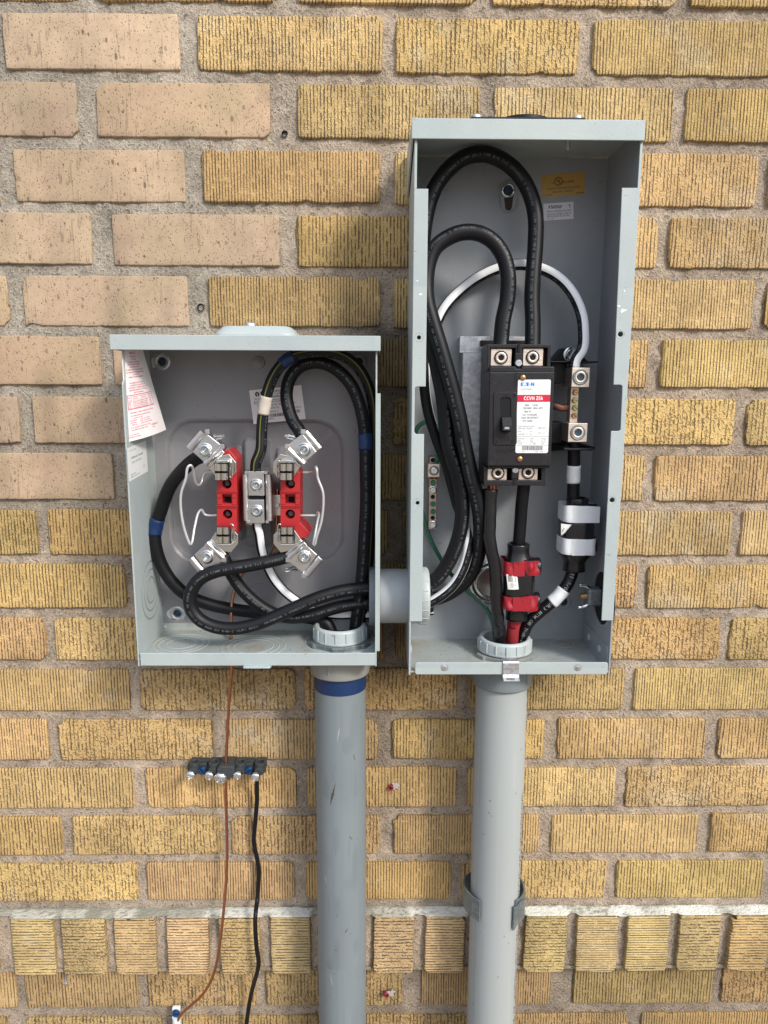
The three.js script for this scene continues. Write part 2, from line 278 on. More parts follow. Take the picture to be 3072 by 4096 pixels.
// cables ------------------------------------------------------------------
function curveOf(pts) { return new THREE.CatmullRomCurve3(pts.map((p) => (p.isVector3 ? p : P(p[0], p[1], p[2]))), false, 'centripetal'); }
function sweep(curve, r, t0 = 0, t1 = 1, opt = {}) {             // tube whose uv runs along the cable in metres and once round it; v = 0.5 faces out from the wall
  const L = curve.getLength() * (t1 - t0), n = Math.max(4, Math.ceil(L / (opt.step || 0.003))), k = opt.seg || 18, pos = [], uv = [], idx = [];
  const len = opt.span || 0.25, tw0 = opt.twist || 0, turns = opt.turns || [], T = V3(), N = V3(), B = V3(), Z = V3(0, 0, 1), rf = typeof r === 'function' ? r : () => r;
  let prev = null;
  for (let i = 0; i <= n; i++) {
    const t = t0 + (t1 - t0) * i / n, c = curve.getPointAt(t); T.copy(curve.getTangentAt(t));
    N.copy(Z).addScaledVector(T, -Z.dot(T)); if (N.length() < 0.12 && prev) N.copy(prev).addScaledVector(T, -prev.dot(T)); N.normalize(); prev = N.clone(); B.crossVectors(T, N);
    for (let j = 0; j <= k; j++) { const a = -2 * Math.PI * (j / k - 0.5), rr = rf(i / n, j / k); pos.push(c.x + rr * (N.x * Math.cos(a) + B.x * Math.sin(a)), c.y + rr * (N.y * Math.cos(a) + B.y * Math.sin(a)), c.z + rr * (N.z * Math.cos(a) + B.z * Math.sin(a))); uv.push((L * i / n + (opt.off || 0)) / len, j / k + tw0 + turns.reduce((q, [a, b, d]) => q + d * sstep(a, b, i / n), 0)); }
  }
  for (let i = 0; i < n; i++) for (let j = 0; j < k; j++) { const a = i * (k + 1) + j, b = a + k + 1; idx.push(a, b, a + 1, b, b + 1, a + 1); }
  for (const e of [0, n]) { const c = curve.getPointAt(e ? t1 : t0), ci = pos.length / 3; pos.push(c.x, c.y, c.z); uv.push(0, 0.02); for (let j = 0; j < k; j++) { const a = e * (k + 1) + j; e ? idx.push(a + 1, a, ci) : idx.push(a, a + 1, ci); } }
  const g = new THREE.BufferGeometry(); g.setAttribute('position', new THREE.Float32BufferAttribute(pos, 3)); g.setAttribute('uv', new THREE.Float32BufferAttribute(uv, 2)); g.setIndex(idx); g.computeVertexNormals();
  const nn = g.attributes.normal;                                 // weld the seam's shading
  for (let i = 0; i <= n; i++) { const a = i * (k + 1), b = a + k, x = nn.getX(a) + nn.getX(b), y = nn.getY(a) + nn.getY(b), z = nn.getZ(a) + nn.getZ(b), l = Math.hypot(x, y, z) || 1; nn.setXYZ(a, x / l, y / l, z / l); nn.setXYZ(b, x / l, y / l, z / l); }
  return g;
}
function near(curve, x, y) { let best = 1e9, bt = 0; for (let i = 0; i <= 600; i++) { const [a, b] = seenAt(curve.getPointAt(i / 600)), d = Math.hypot(a - x, b - y); if (d < best) { best = d; bt = i / 600; } } return bt; }
function cable(name, label, category, pts, r, mat, opt = {}) {
  const curve = curveOf(pts), base = curve.getPointAt(1), o = thing(name, label, category, base, opt.group);
  const m = part(o, opt.part || 'jacket', sweep(curve, r, 0, 1, opt), mat);
  for (const [x0, y0, x1, y1, tm, tl] of opt.tapes || []) {
    let a = near(curve, x0, y0), b = near(curve, x1, y1); if (a > b) [a, b] = [b, a];
    const rr = rng(Math.round(x0 * 7 + y0)); const ph = rr() * 6;
    part(o, 'tape_band', sweep(curve, (t, v) => r + 0.0007 + 0.00025 * Math.sin(v * 6.28 * 2 + ph) * Math.sin(t * 9), a, b, { step: 0.002 }), tm, tl);
  }
  o.userData.curve = undefined; return { o, curve, m };
}
// screws ------------------------------------------------------------------
function socketScrew(parent, c, r, mat = M.steel, s = 1) {       // washer, rounded cap and hexagon socket
  const h = 0.0035 * s, g = [turned([[0, 0], [r * 1.22, 0], [r * 1.25, h * 0.16], [r * 1.2, h * 0.34], [r * 0.98, h * 0.36], [r * 0.97, h], [r * 0.88, h * 1.25], [r * 0.58, h * 1.25], [r * 0.55, h * 1.1]], c)];
  g.push(turned([[r * 0.55, h * 1.12], [r * 0.50, h * 0.2], [0, h * 0.15]], c, 'z', 6), turned([[0, h * 0.55], [r * 0.16, h * 0.5], [r * 0.17, h * 0.15]], c, 'z', 10));
  return part(parent, 'screw', g, mat);
}
function slotScrew(parent, c, r, ang, mat, o = {}) {              // slotted pan or hexagon head
  const h = o.h || 0.0026, sw = r * 0.15, g = [];
  for (const s of [0, Math.PI]) {
    const sh = new THREE.Shape(), a0 = Math.asin(sw / r), n = 16;
    for (let i = 0; i <= n; i++) { const a = a0 + (Math.PI - 2 * a0) * i / n, x = r * 0.86 * Math.cos(a), y = r * 0.86 * Math.sin(a); i ? sh.lineTo(x, Math.max(y, sw)) : sh.moveTo(x, sw); }
    g.push(new THREE.ExtrudeGeometry(sh, { depth: h * 0.6, bevelEnabled: true, bevelThickness: h * 0.2, bevelSize: r * 0.08, bevelOffset: -r * 0.06, bevelSegments: 2 }).rotateZ(s + ang).translate(c.x, c.y, c.z + h * 0.35));
  }
  g.push(turned([[0, 0], [r, 0], [r, h * 0.5], [r * 0.8, h * 0.52], [0, h * 0.5]], c, 'z', o.hex ? 6 : 24));
  if (o.hex) g.push(turned([[0, 0], [r * 1.28, 0], [r * 1.3, h * 0.2], [r, h * 0.25]], c));
  return part(parent, o.name || 'screw', g, mat);
}
const ev = new Evaluator(); ev.attributes = ['position', 'normal']; ev.useGroups = false;
function crossHead() {                                            // domed head with a cross recess, unit radius, facing +z
  const prof = []; for (let i = 0; i <= 10; i++) { const a = Math.PI / 2 * i / 10; prof.push(new THREE.Vector2(Math.max(1e-4, Math.sin(a)), 0.15 + 0.62 * Math.cos(a))); } prof.push(new THREE.Vector2(1, 0), new THREE.Vector2(1e-4, 0));
  let b = new Brush(mergeVertices(new THREE.LatheGeometry(prof.reverse(), 32).rotateX(Math.PI / 2)));
  for (const a of [0, Math.PI / 2]) { const c = new Brush(new THREE.BoxGeometry(1.35, 0.2, 0.75)); c.rotation.z = a; c.position.z = 0.78; c.updateMatrixWorld(); b.updateMatrixWorld(); b = ev.evaluate(b, c, SUBTRACTION); }
  return toCreasedNormals(b.geometry, 0.6);
}
const CROSS = crossHead();
function crossScrew(parent, c, r, ang, mat, tilt = 0, name = 'screw') { return part(parent, name, CROSS.clone().scale(r, r, r).rotateZ(ang).rotateX(tilt).translate(c.x, c.y, c.z), mat); }
function sticker(parent, name, cor, tex, label, bend = 0, rough = 0.45, n = 10) {   // cor: top left, top right, bottom right, bottom left (world)
  const pos = [], uv = [], idx = [], nrm = cor[1].clone().sub(cor[0]).cross(cor[3].clone().sub(cor[0])).normalize().negate();
  for (let j = 0; j <= n; j++) for (let i = 0; i <= n; i++) { const s = i / n, t = j / n, a = cor[0].clone().lerp(cor[1], s), b = cor[3].clone().lerp(cor[2], s), p = a.lerp(b, t); p.addScaledVector(nrm, bend * Math.sin(Math.PI * s) * (0.3 + 0.7 * t)); pos.push(p.x, p.y, p.z); uv.push(s, 1 - t); }
  for (let j = 0; j < n; j++) for (let i = 0; i < n; i++) { const a = j * (n + 1) + i, b = a + n + 1; idx.push(a, b, a + 1, a + 1, b, b + 1); }
  const g = new THREE.BufferGeometry(); g.setAttribute('position', new THREE.Float32BufferAttribute(pos, 3)); g.setAttribute('uv', new THREE.Float32BufferAttribute(uv, 2)); g.setIndex(idx); g.computeVertexNormals();
  return part(parent, name, g, std({ map: tex, roughness: rough, transparent: false, side: THREE.DoubleSide }), label);
}

// ================================================================ SETTING
{
  const g = new THREE.PlaneGeometry(240, 240, 24, 24).rotateX(-Math.PI / 2).translate(0, 0, 0); uvMetres(g, 0.4);
  const gm = new THREE.Mesh(g, std({ color: C(0.62, 0.60, 0.58), map: mortarTex.map, bumpMap: mortarTex.bump, bumpScale: 0.002, roughness: 0.95 })); gm.name = 'ground'; gm.receiveShadow = true;
  gm.userData = { kind: 'structure', label: 'paved ground in front of the brick wall', category: 'ground' }; scene.add(gm);
}
const wall = thing('brick_wall', 'yellow comb-textured brick wall with a projecting header course near the bottom', 'wall', V3(0, 0, 0));
const yLedge0 = P(600, 1963, 0).y, zLedge = PY(600, 1983, yLedge0 - 0.001).z, yLedge1 = P(600, 2106, zLedge).y;
const grimeAndShade = (x, y) => {                                          // old grime, plus painted shade between the boxes and below the header course
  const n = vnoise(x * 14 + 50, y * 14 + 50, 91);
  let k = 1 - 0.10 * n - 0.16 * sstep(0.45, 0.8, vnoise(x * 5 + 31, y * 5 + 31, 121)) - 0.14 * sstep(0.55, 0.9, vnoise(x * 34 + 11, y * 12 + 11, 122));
  const between = sstep(-0.012, 0.004, x) * (1 - sstep(0.042, 0.05, x)) * sstep(1.10, 1.18, y) * (1 - sstep(1.555, 1.60, y + 0.02 * n));  // gap between the boxes: its shade painted in together with some dirt
  k *= 1 - 0.66 * between; k *= 1 - 0.20 * (1 - sstep(yLedge1 - 0.008, yLedge1 + 0.002, y));  // shade under the header course painted into the tone
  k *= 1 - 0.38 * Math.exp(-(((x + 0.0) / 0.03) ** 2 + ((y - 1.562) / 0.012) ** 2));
  k *= 1 - 0.18 * sstep(1.22, 1.10, Math.abs(y - 1.17) * 4 + 1.0) * sstep(0.33, 0.1, Math.abs(x));  // darker band just below the boxes
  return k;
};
const bloom = (x, y) => {                                         // lime bloom: pale powdery patches
  const a = sstep(0.60, 0.86, vnoise(x * 42 + 21, y * 42 + 21, 123)) * sstep(0.48, 0.8, vnoise(x * 9 + 61, y * 9 + 61, 124)) * 0.30, w = Math.exp(-(((x + 0.17) / 0.07) ** 2 + ((y - 1.08) / 0.06) ** 2));
  return clamp(a + 0.45 * w * sstep(0.4, 0.75, vnoise(x * 85 + 21, y * 85 + 21, 125)));
};
const PITCH = 0.067, TOP = 1.892, COURSE = (k) => TOP - PITCH * k;
function brickGeo(x0, x1, y0, y1, zf, depth, seed, kind, rough = 1) {      // kind: 'c' combed upright, 'h' combed level, 's' smooth
  const r = rng(seed), w = x1 - x0, h = y1 - y0, nx = Math.max(6, Math.ceil(w / 0.0065)), ny = Math.max(6, Math.ceil(h / 0.0065)), e = 0.0014;
  const along = (n, L) => { const a = [0, e / L * 0.45, e / L]; for (let i = 1; i < n; i++) a.push(e / L + (1 - 2 * e / L) * i / n); a.push(1 - e / L, 1 - e / L * 0.45, 1); return a; };
  const us = along(nx, w), vs = along(ny, h), pos = [], uv = [], col = [], idx = [];
  const ru = r() * 0.19, rv = r() * 0.32, band = Math.floor(r() * 6), tone = 0.84 + 0.26 * r(), warm = r(), s1 = Math.floor(r() * 1e6);
  const tint0 = kind === 's' ? [tone * 1.0, tone * (0.97 + 0.03 * warm), tone * (0.93 + 0.1 * warm)] : [tone * (1.03 - 0.04 * warm), tone * (0.96 + 0.06 * warm), tone * (0.88 + 0.18 * r())], tint = kind === 'h' ? [tint0[0] * 1.02, tint0[1] * 1.08, tint0[2] * 1.20] : tint0;
  const chips = []; for (let i = 0; i < 4; i++) if (r() < 0.45) chips.push([r() < 0.5 ? (r() < 0.5 ? 0 : w) : r() * w, r() < 0.7 ? (r() < 0.5 ? 0 : h) : r() * h, 0.003 + 0.006 * r()]);
  const amp = (kind === 's' ? 0.0005 : 0.0009) * rough, cr = kind === 's' ? 0.0012 : 0.0014 + 0.0016 * r();
  const skew = (r() - 0.5) * 0.0022, skew2 = (r() - 0.5) * 0.0018;
  for (let j = 0; j < vs.length; j++) for (let i = 0; i < us.length; i++) {
    let x = us[i] * w, y = vs[j] * h; const ex = Math.min(x, w - x), ey = Math.min(y, h - y), m = Math.min(ex, ey), edge = 1 - clamp(m / 0.006);
    const nz = (f, k) => vnoise((x0 + x) * f + 300, (y0 + y) * f + 300, s1 + k) - 0.5;
    let ox = 0, oy = 0;
    const fx = clamp(1 - ex / 0.006), fy = clamp(1 - ey / 0.006), sx = x < w / 2 ? 1 : -1, sy = y < h / 2 ? 1 : -1;
    ox += sx * fx * amp * (0.5 + 1.4 * nz(90, 1) + 1.2 * nz(300, 2)); oy += sy * fy * amp * (0.5 + 1.4 * nz(90, 3) + 1.2 * nz(300, 4));
    if (fx > 0 && fy > 0) { ox += sx * cr * fx * fy * fy * 0.6; oy += sy * cr * fy * fx * fx * 0.6; }
    for (const c of chips) { const d = Math.hypot(x - c[0], y - c[1]); if (d < c[2]) { const q = 0.55 * (1 - d / c[2]) * c[2]; ox += sx * fx * q; oy += sy * fy * q; } }
    const px = x + ox + skew * (y / h - 0.5), py = y + oy + skew2 * (x / w - 0.5);
    const dz = edge > 0 && m < e ? -0.0016 * Math.pow(1 - m / e, 1.5) : 0, wob = 0.0006 * nz(40, 5);
    pos.push(x0 + px, y0 + py, zf + dz + wob);
    if (kind === 'h') uv.push((ru + py) / TS, (band * 0.06667 + 0.002 + px * 0.062 / Math.max(w, 0.062)) / TS); else uv.push((ru + px) / TS, (kind === 's' ? rv + py : band * 0.06667 + 0.002 + py * 0.062 / Math.max(h, 0.062)) / TS);
    const bl = kind === 's' ? 0 : bloom(x0 + px, y0 + py), k = grimeAndShade(x0 + px, y0 + py) * (0.94 + 0.12 * (nz(25, 6) + 0.5)) * (1 - 0.12 * clamp(1 - m / 0.0025)); col.push(k * (tint[0] + bl * (0.95 - tint[0]) ), k * (tint[1] + bl * (1.2 - tint[1])), k * (tint[2] + bl * (2.0 - tint[2])));
  }
  const nu = us.length, nv = vs.length;
  for (let j = 0; j < nv - 1; j++) for (let i = 0; i < nu - 1; i++) { const a = j * nu + i; idx.push(a, a + 1, a + nu, a + nu, a + 1, a + nu + 1); }
  const rim = []; for (let i = 0; i < nu; i++) rim.push(i); for (let j = 1; j < nv; j++) rim.push(j * nu + nu - 1); for (let i = nu - 2; i >= 0; i--) rim.push((nv - 1) * nu + i); for (let j = nv - 2; j > 0; j--) rim.push(j * nu);
  const b0 = pos.length / 3;
  for (const q of rim) { pos.push(pos[3 * q], pos[3 * q + 1], zf - depth); uv.push(uv[2 * q] + 0.01, uv[2 * q + 1] + depth / TS); col.push(col[3 * q] * 0.9, col[3 * q + 1] * 0.9, col[3 * q + 2] * 0.9); }
  for (let i = 0; i < rim.length; i++) { const k = (i + 1) % rim.length; idx.push(rim[i], b0 + i, rim[k], rim[k], b0 + i, b0 + k); }
  const g = new THREE.BufferGeometry(); g.setAttribute('position', new THREE.Float32BufferAttribute(pos, 3)); g.setAttribute('uv', new THREE.Float32BufferAttribute(uv, 2)); g.setAttribute('color', new THREE.Float32BufferAttribute(col, 3)); g.setIndex(idx); g.computeVertexNormals(); return g;
}
let bseed = 1000; const outer = [];
function brick(x0, x1, y0, y1, zf, depth, kind) {
  const g = brickGeo(x0, x1, y0, y1, zf, depth, ++bseed, kind);
  if (x1 < -0.72 || x0 > 0.72 || y0 > 2.06 || y1 < 0.50) { if (kind !== 's') outer.push(g); return; }
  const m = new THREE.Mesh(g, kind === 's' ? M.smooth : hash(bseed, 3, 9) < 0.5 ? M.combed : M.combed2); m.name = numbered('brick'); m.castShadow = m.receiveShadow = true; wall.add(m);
}
// each course: the ends of its bricks as measured in the photograph, 's' marks the smooth ones
const COURSES = [
  ['-230 170|200 590|640 1035|1064 1465|1491 1890', ''], ['-420 -20s|8 388s|427 828|855 1250|1280 1680', ''], ['-215 168s|208 584s|642 1037|1065 1455|1480 1880', ''],
  ['-370 -4s|31 400s|437 823|852 1232|1258 1638|1662 2040', ''], ['-180 199s|243 605s|640 1025|1050 1422|1445 1830', ''], ['-350 19s|50 407s|450 823|850 1230|1255 1628|1652 2010', ''],
  ['-150 219s|245 605s|640 1008|1035 1400|1428 1790', ''], ['-325 43s|72 430s|460 820|847 1210|1235 1587|1611 1960', ''], ['-115 246s|275 625s|655 1010|1040 1393|1414 1760', ''],
  ['-270 82|104 455|480 842|868 1215|1240 1581|1600 1945', ''], ['-80 272|295 637|662 1020|1045 1377|1398 1740', ''], ['-240 99|118 460|482 830|854 1195|1220 1556|1576 1920', ''],
  ['-70 280|302 639|657 988|1013 1348|1369 1720', ''], ['-230 104|127 461|489 817|847 1176|1203 1524|1549 1880', ''], ['-40 289|315 641|663 986|1007 1329|1351 1672', ''],
  ['-190 134|156 480|500 822|849 1165|1190 1508|1533 1860', ''], ['-20 298|317 637|660 974|997 1310|1331 1649|1670 1990', '']];
COURSES.forEach(([s], i) => {
  const k = i - 1, y1 = COURSE(k), y0 = y1 - 0.0556, ym = seenAt(V3(0, (y0 + y1) / 2, 0))[1]; let lo = 9, hi = -9;
  for (const b of s.split('|')) { const [a, c] = b.split(' ').map(parseFloat), x0 = P(a, ym, 0).x, x1 = P(c, ym, 0).x, j = hash(Math.round(a + 999), k, 5); brick(x0, x1, y0 + (j - 0.5) * 0.0014, y1 + (hash(Math.round(c + 999), k, 6) - 0.5) * 0.0014, 0.0002 + 0.0016 * j, 0.016, b.endsWith('s') ? 's' : 'c'); lo = Math.min(lo, x0); hi = Math.max(hi, x1); }
  for (let x = hi + 0.0125; x < 1.9; x += 0.1985) brick(x, x + 0.186, y0, y1, 0.001, 0.016, 'c');
  for (let x = lo - 0.0125; x > -1.9; x -= 0.1985) brick(x - 0.186, x, y0, y1, 0.001, 0.016, 'c');
});
for (let k = -2; k > -10; k--) for (let i = 0; i < 20; i++) { const x = -1.95 + i * 0.1985 + (k & 1 ? 0.098 : 0); brick(x, x + 0.186, COURSE(k) - 0.0556, COURSE(k), 0.001, 0.016, 'c'); }
// header course that projects like a sill, two courses beneath it, and the rest down to the ground
{
  const ends = '-212 -120|-100 -10|24 117|134 229|246 337|360 452|475 562|584 672|695 785|806 894|917 1004|1022 1108|1132 1224|1244 1334|1352 1444|1464 1554|1574 1660|1684 1775'; let lo = 9, hi = -9;
  for (const b of ends.split('|')) { const [a, c] = b.split(' ').map(Number), x0 = P(a, 2045, zLedge).x, x1 = P(c, 2045, zLedge).x, j = hash(a + 900, 1, 7); (wall.userData.heads ??= []).push([x0, x1]); brick(x0, x1, yLedge1 + 0.002 * (j - 0.5), yLedge0 - 0.0008, zLedge - 0.0015 + 0.003 * j, zLedge + 0.012, 'h'); lo = Math.min(lo, x0); hi = Math.max(hi, x1); }
  for (let x = hi + 0.012; x < 1.9; x += 0.066) brick(x, x + 0.054, yLedge1, yLedge0 - 0.001, zLedge, zLedge + 0.012, 'h');
  for (let x = lo - 0.012; x > -1.9; x -= 0.066) brick(x - 0.054, x, yLedge1, yLedge0 - 0.001, zLedge, zLedge + 0.012, 'h');
}
const zLow = -0.005, low = [['-230 35|55 298|320 554|575 870|909 1190|1237 1539|1557 1880', 2080, 2174], ['-180 20|60 352|372 690|712 1010|1035 1354|1382 1690', 2194, 2290]];
low.forEach(([s, a, b], r) => {
  const y1 = P(600, a, zLow).y, y0 = P(600, b, zLow).y; let lo = 9, hi = -9;
  for (const e of s.split('|')) { const [p, q] = e.split(' ').map(Number), x0 = P(p, b - 30, zLow).x, x1 = P(q, b - 30, zLow).x; brick(x0, x1, y0, y1, zLow + 0.001 * hash(p + 900, r, 8), 0.016, 'c'); lo = Math.min(lo, x0); hi = Math.max(hi, x1); }
  for (let x = hi + 0.0125; x < 1.9; x += 0.1985) brick(x, x + 0.186, y0, y1, zLow, 0.016, 'c');
  for (let x = lo - 0.0125; x > -1.9; x -= 0.1985) brick(x - 0.186, x, y0, y1, zLow, 0.016, 'c');
});
{ let y = P(600, 2290, zLow).y - 0.011; for (let k = 0; y > 0.06; k++, y -= PITCH) for (let i = 0; i < 20; i++) { const x = -1.95 + i * 0.1985 + (k & 1 ? 0.098 : 0); brick(x, x + 0.186, y - 0.0556, y, 0, 0.016, 'c'); } }
{
  const lists = outer.map((g) => g.toNonIndexed()), om = new THREE.Mesh(mergeGeometries(lists), M.combed); om.name = 'outer_bricks'; om.userData.kind = 'stuff'; om.castShadow = om.receiveShadow = true; wall.add(om);
  // mortar bed, a few millimetres behind the faces and uneven
  const strip = (x0, x1, y0, y1, step, zAt, tone) => {
    const nx = Math.ceil((x1 - x0) / step), ny = Math.max(2, Math.ceil((y1 - y0) / step)), g = new THREE.PlaneGeometry(x1 - x0, y1 - y0, nx, ny).translate((x0 + x1) / 2, (y0 + y1) / 2, 0), p = g.attributes.position, c = [];
    for (let i = 0; i < p.count; i++) { const x = p.getX(i), y = p.getY(i); p.setZ(i, zAt(x, y)); const t = tone(x, y); c.push(...t); }
    uvMetres(g, TS); g.setAttribute('color', new THREE.Float32BufferAttribute(c, 3)); g.computeVertexNormals(); return g;
  };
  const mz = (x, y) => -0.0030 + 0.0030 * (vnoise(x * 60 + 99, y * 60 + 99, 92) - 0.5) + 0.0022 * (vnoise(x * 190 + 99, y * 190 + 99, 93) - 0.5) + 0.001 * sstep(-0.05, -0.2, x) * sstep(1.42, 1.5, y) - 0.0055 * (1 - sstep(yLedge1 - 0.004, yLedge1 + 0.01, y));
  const mt = (x, y) => { const q = sstep(0.0, -0.25, x) * sstep(1.25, 1.5, y), k = grimeAndShade(x, y) * (0.86 + 0.28 * vnoise(x * 22 + 40, y * 22 + 40, 94)), b = vnoise(x * 9 + 70, y * 9 + 70, 95) * 0.12; return [k * (1.0 - 0.02 * q), k * (0.97 + 0.05 * q - 0.3 * b * (1 - q)), k * (0.96 + 0.11 * q - 0.4 * b * (1 - q))]; };
  part(wall, 'mortar', strip(-0.72, 0.72, 0.50, 2.06, 0.005, mz, mt), M.mortar);
  const rest = [strip(-2, -0.72, 0, 2.6, 0.05, () => -0.003, mt), strip(0.72, 2, 0, 2.6, 0.05, () => -0.003, mt), strip(-0.72, 0.72, 2.06, 2.6, 0.05, () => -0.003, mt), strip(-0.72, 0.72, 0, 0.50, 0.05, () => -0.003, mt)];
  part(wall, 'mortar', mergeGeometries(rest), M.mortar);
  const bodyGeo = new THREE.BoxGeometry(4, 2.6, 0.24).translate(0, 1.3, -0.135);
  part(wall, 'wall_core', bodyGeo, std({ color: C(0.3, 0.25, 0.2), roughness: 1 }));
  // mortar between the headers and the white wash that lies on the sill
  const lz = (x, y) => zLedge - 0.0075 + 0.0030 * (vnoise(x * 90 + 9, y * 90 + 9, 96) - 0.5) - 0.004 * sstep(yLedge1 + 0.006, yLedge1, y);
  part(wall, 'mortar', strip(-0.72, 0.72, yLedge1 + 0.001, yLedge0 - 0.003, 0.004, lz, mt), M.mortar);
  part(wall, 'mortar', (() => { const g = new THREE.BoxGeometry(1.44, 0.004, zLedge, 8, 1, 1).translate(0, yLedge1 + 0.003, zLedge / 2 - 0.006), c = []; for (let i = 0; i < g.attributes.position.count; i++) c.push(0.8, 0.78, 0.74); g.setAttribute('color', new THREE.Float32BufferAttribute(c, 3)); uvMetres(g, TS); return g; })(), M.mortar);
  const nx = 480, nz = 16, pos = [], col = [], idx = [], heads = wall.userData.heads; delete wall.userData.heads;
  for (let j = 0; j <= nz; j++) for (let i = 0; i <= nx; i++) {
    const x = -0.72 + 1.44 * i / nx, t = j / nz, n2 = vnoise(x * 260 + 9, j * 0.9, 98), n3 = vnoise(x * 60 + 3, 2, 103);
    let inB = 0; for (const [a, b] of heads) inB = Math.max(inB, Math.min(sstep(a - 0.001, a + 0.001, x), 1 - sstep(b - 0.001, b + 0.001, x)));
    const zf = zLedge + 0.0003 - 0.0062 * (1 - inB) * (1 - 0.6 * n3), droop = 0.0003 + 0.0016 * sstep(0.58, 0.85, n3) * n2 + 0.0035 * (1 - inB) * sstep(0.35, 0.7, n3);
    let z, y; if (t < 0.8) { z = -0.002 + (zf + 0.002) * t / 0.8; y = yLedge0 + 0.0012 - 0.0008 * t + 0.0007 * (n2 - 0.5) - 0.0012 * (1 - inB) * sstep(0.3, 0.7, t); } else { const q = (t - 0.8) / 0.2; z = zf + 0.0012 * q * (1 - q) - 0.0010 * q * q; y = yLedge0 + 0.0004 - droop * q - 0.0004 * q - 0.0012 * (1 - inB); }
    pos.push(x, y, z);
    const grey = clamp(0.6 * sstep(0.42, 0.8, vnoise(x * 30 + 5, 1, 100)) + 0.9 * (1 - sstep(0.04, 0.20, t)) * vnoise(x * 90, 7, 101) + 0.6 * sstep(0.58, 0.8, vnoise(x * 330, j * 0.7, 102)) - 0.3 * sstep(-0.25, 0.3, x) + 0.5 * sstep(-0.12, -0.40, x) + 0.35 * (1 - inB)), kk = 1 - 0.62 * grey;
    col.push(kk, kk * (0.99 - 0.04 * grey), kk * (0.97 - 0.16 * grey));
  }
  for (let j = 0; j < nz; j++) for (let i = 0; i < nx; i++) { const a = j * (nx + 1) + i, b = a + nx + 1; idx.push(a, b, a + 1, a + 1, b, b + 1); }
  const wg = new THREE.BufferGeometry(); wg.setAttribute('position', new THREE.Float32BufferAttribute(pos, 3)); wg.setAttribute('color', new THREE.Float32BufferAttribute(col, 3)); wg.setIndex(idx); wg.computeVertexNormals(); uvMetres(wg, TS);
  part(wall, 'sill_wash', wg, M.wash, 'rough white wash along the top of the header course');
  for (const [x, y, r] of [[615, 289, 0.0028], [434, 664, 0.0034]]) { const c = P(x, y, 0.0008); part(wall, 'drill_hole', turned([[r * 1.25, 0.0004], [r, -0.0002], [r * 0.9, -0.004], [0, -0.004]], c), M.hole); }
}

// ================================================================ METER SOCKET (left box)
const ZL = 0.104, T = 0.0016;
const XL0 = -0.2575, XL1 = 0.0022, yL0 = P(556, 1437, ZL).y, yL1 = P(530, 742, ZL).y + 0.002, yLf = P(500, 1364.6, 0.0135).y;
const meter = thing('meter_socket', 'open grey meter socket box without its cover, the shorter left box', 'meter box', V3((XL0 + XL1) / 2, yL0, 0.003));
const ztop = P(530, 724, 0.108).y, capBot = P(530, 757, 0.108).y;
const rr = (x0, x1, y0, y1, r, n = 8) => { const o = []; for (const [cx, cy, a0] of [[x1 - r, y1 - r, 0], [x0 + r, y1 - r, 1], [x0 + r, y0 + r, 2], [x1 - r, y0 + r, 3]]) for (let i = 0; i <= n; i++) { const a = (a0 + i / n) * Math.PI / 2; o.push(V3(cx + r * Math.cos(a), cy + r * Math.sin(a), 0)); } return o; };
function dish(list) {                                              // nested closed outlines of equal length, [[points, z], ...], last one capped
  const n = list[0][0].length, pos = [], idx = [];
  for (const [pts, z] of list) for (const p of pts) pos.push(p.x, p.y, z);
  for (let k = 0; k < list.length - 1; k++) for (let i = 0; i < n; i++) { const a = k * n + i, b = k * n + (i + 1) % n; idx.push(a, b, a + n, a + n, b, b + n); }
  const g = new THREE.BufferGeometry(); const last = list[list.length - 1], c = new THREE.Vector3(); last[0].forEach((p) => c.add(p)); c.divideScalar(n); pos.push(c.x, c.y, last[1]); const ci = pos.length / 3 - 1, o = (list.length - 1) * n; for (let i = 0; i < n; i++) idx.push(o + i, o + (i + 1) % n, ci);
  g.setAttribute('position', new THREE.Float32BufferAttribute(pos, 3)); g.setIndex(idx); return toCreasedNormals(g, 0.7);
}
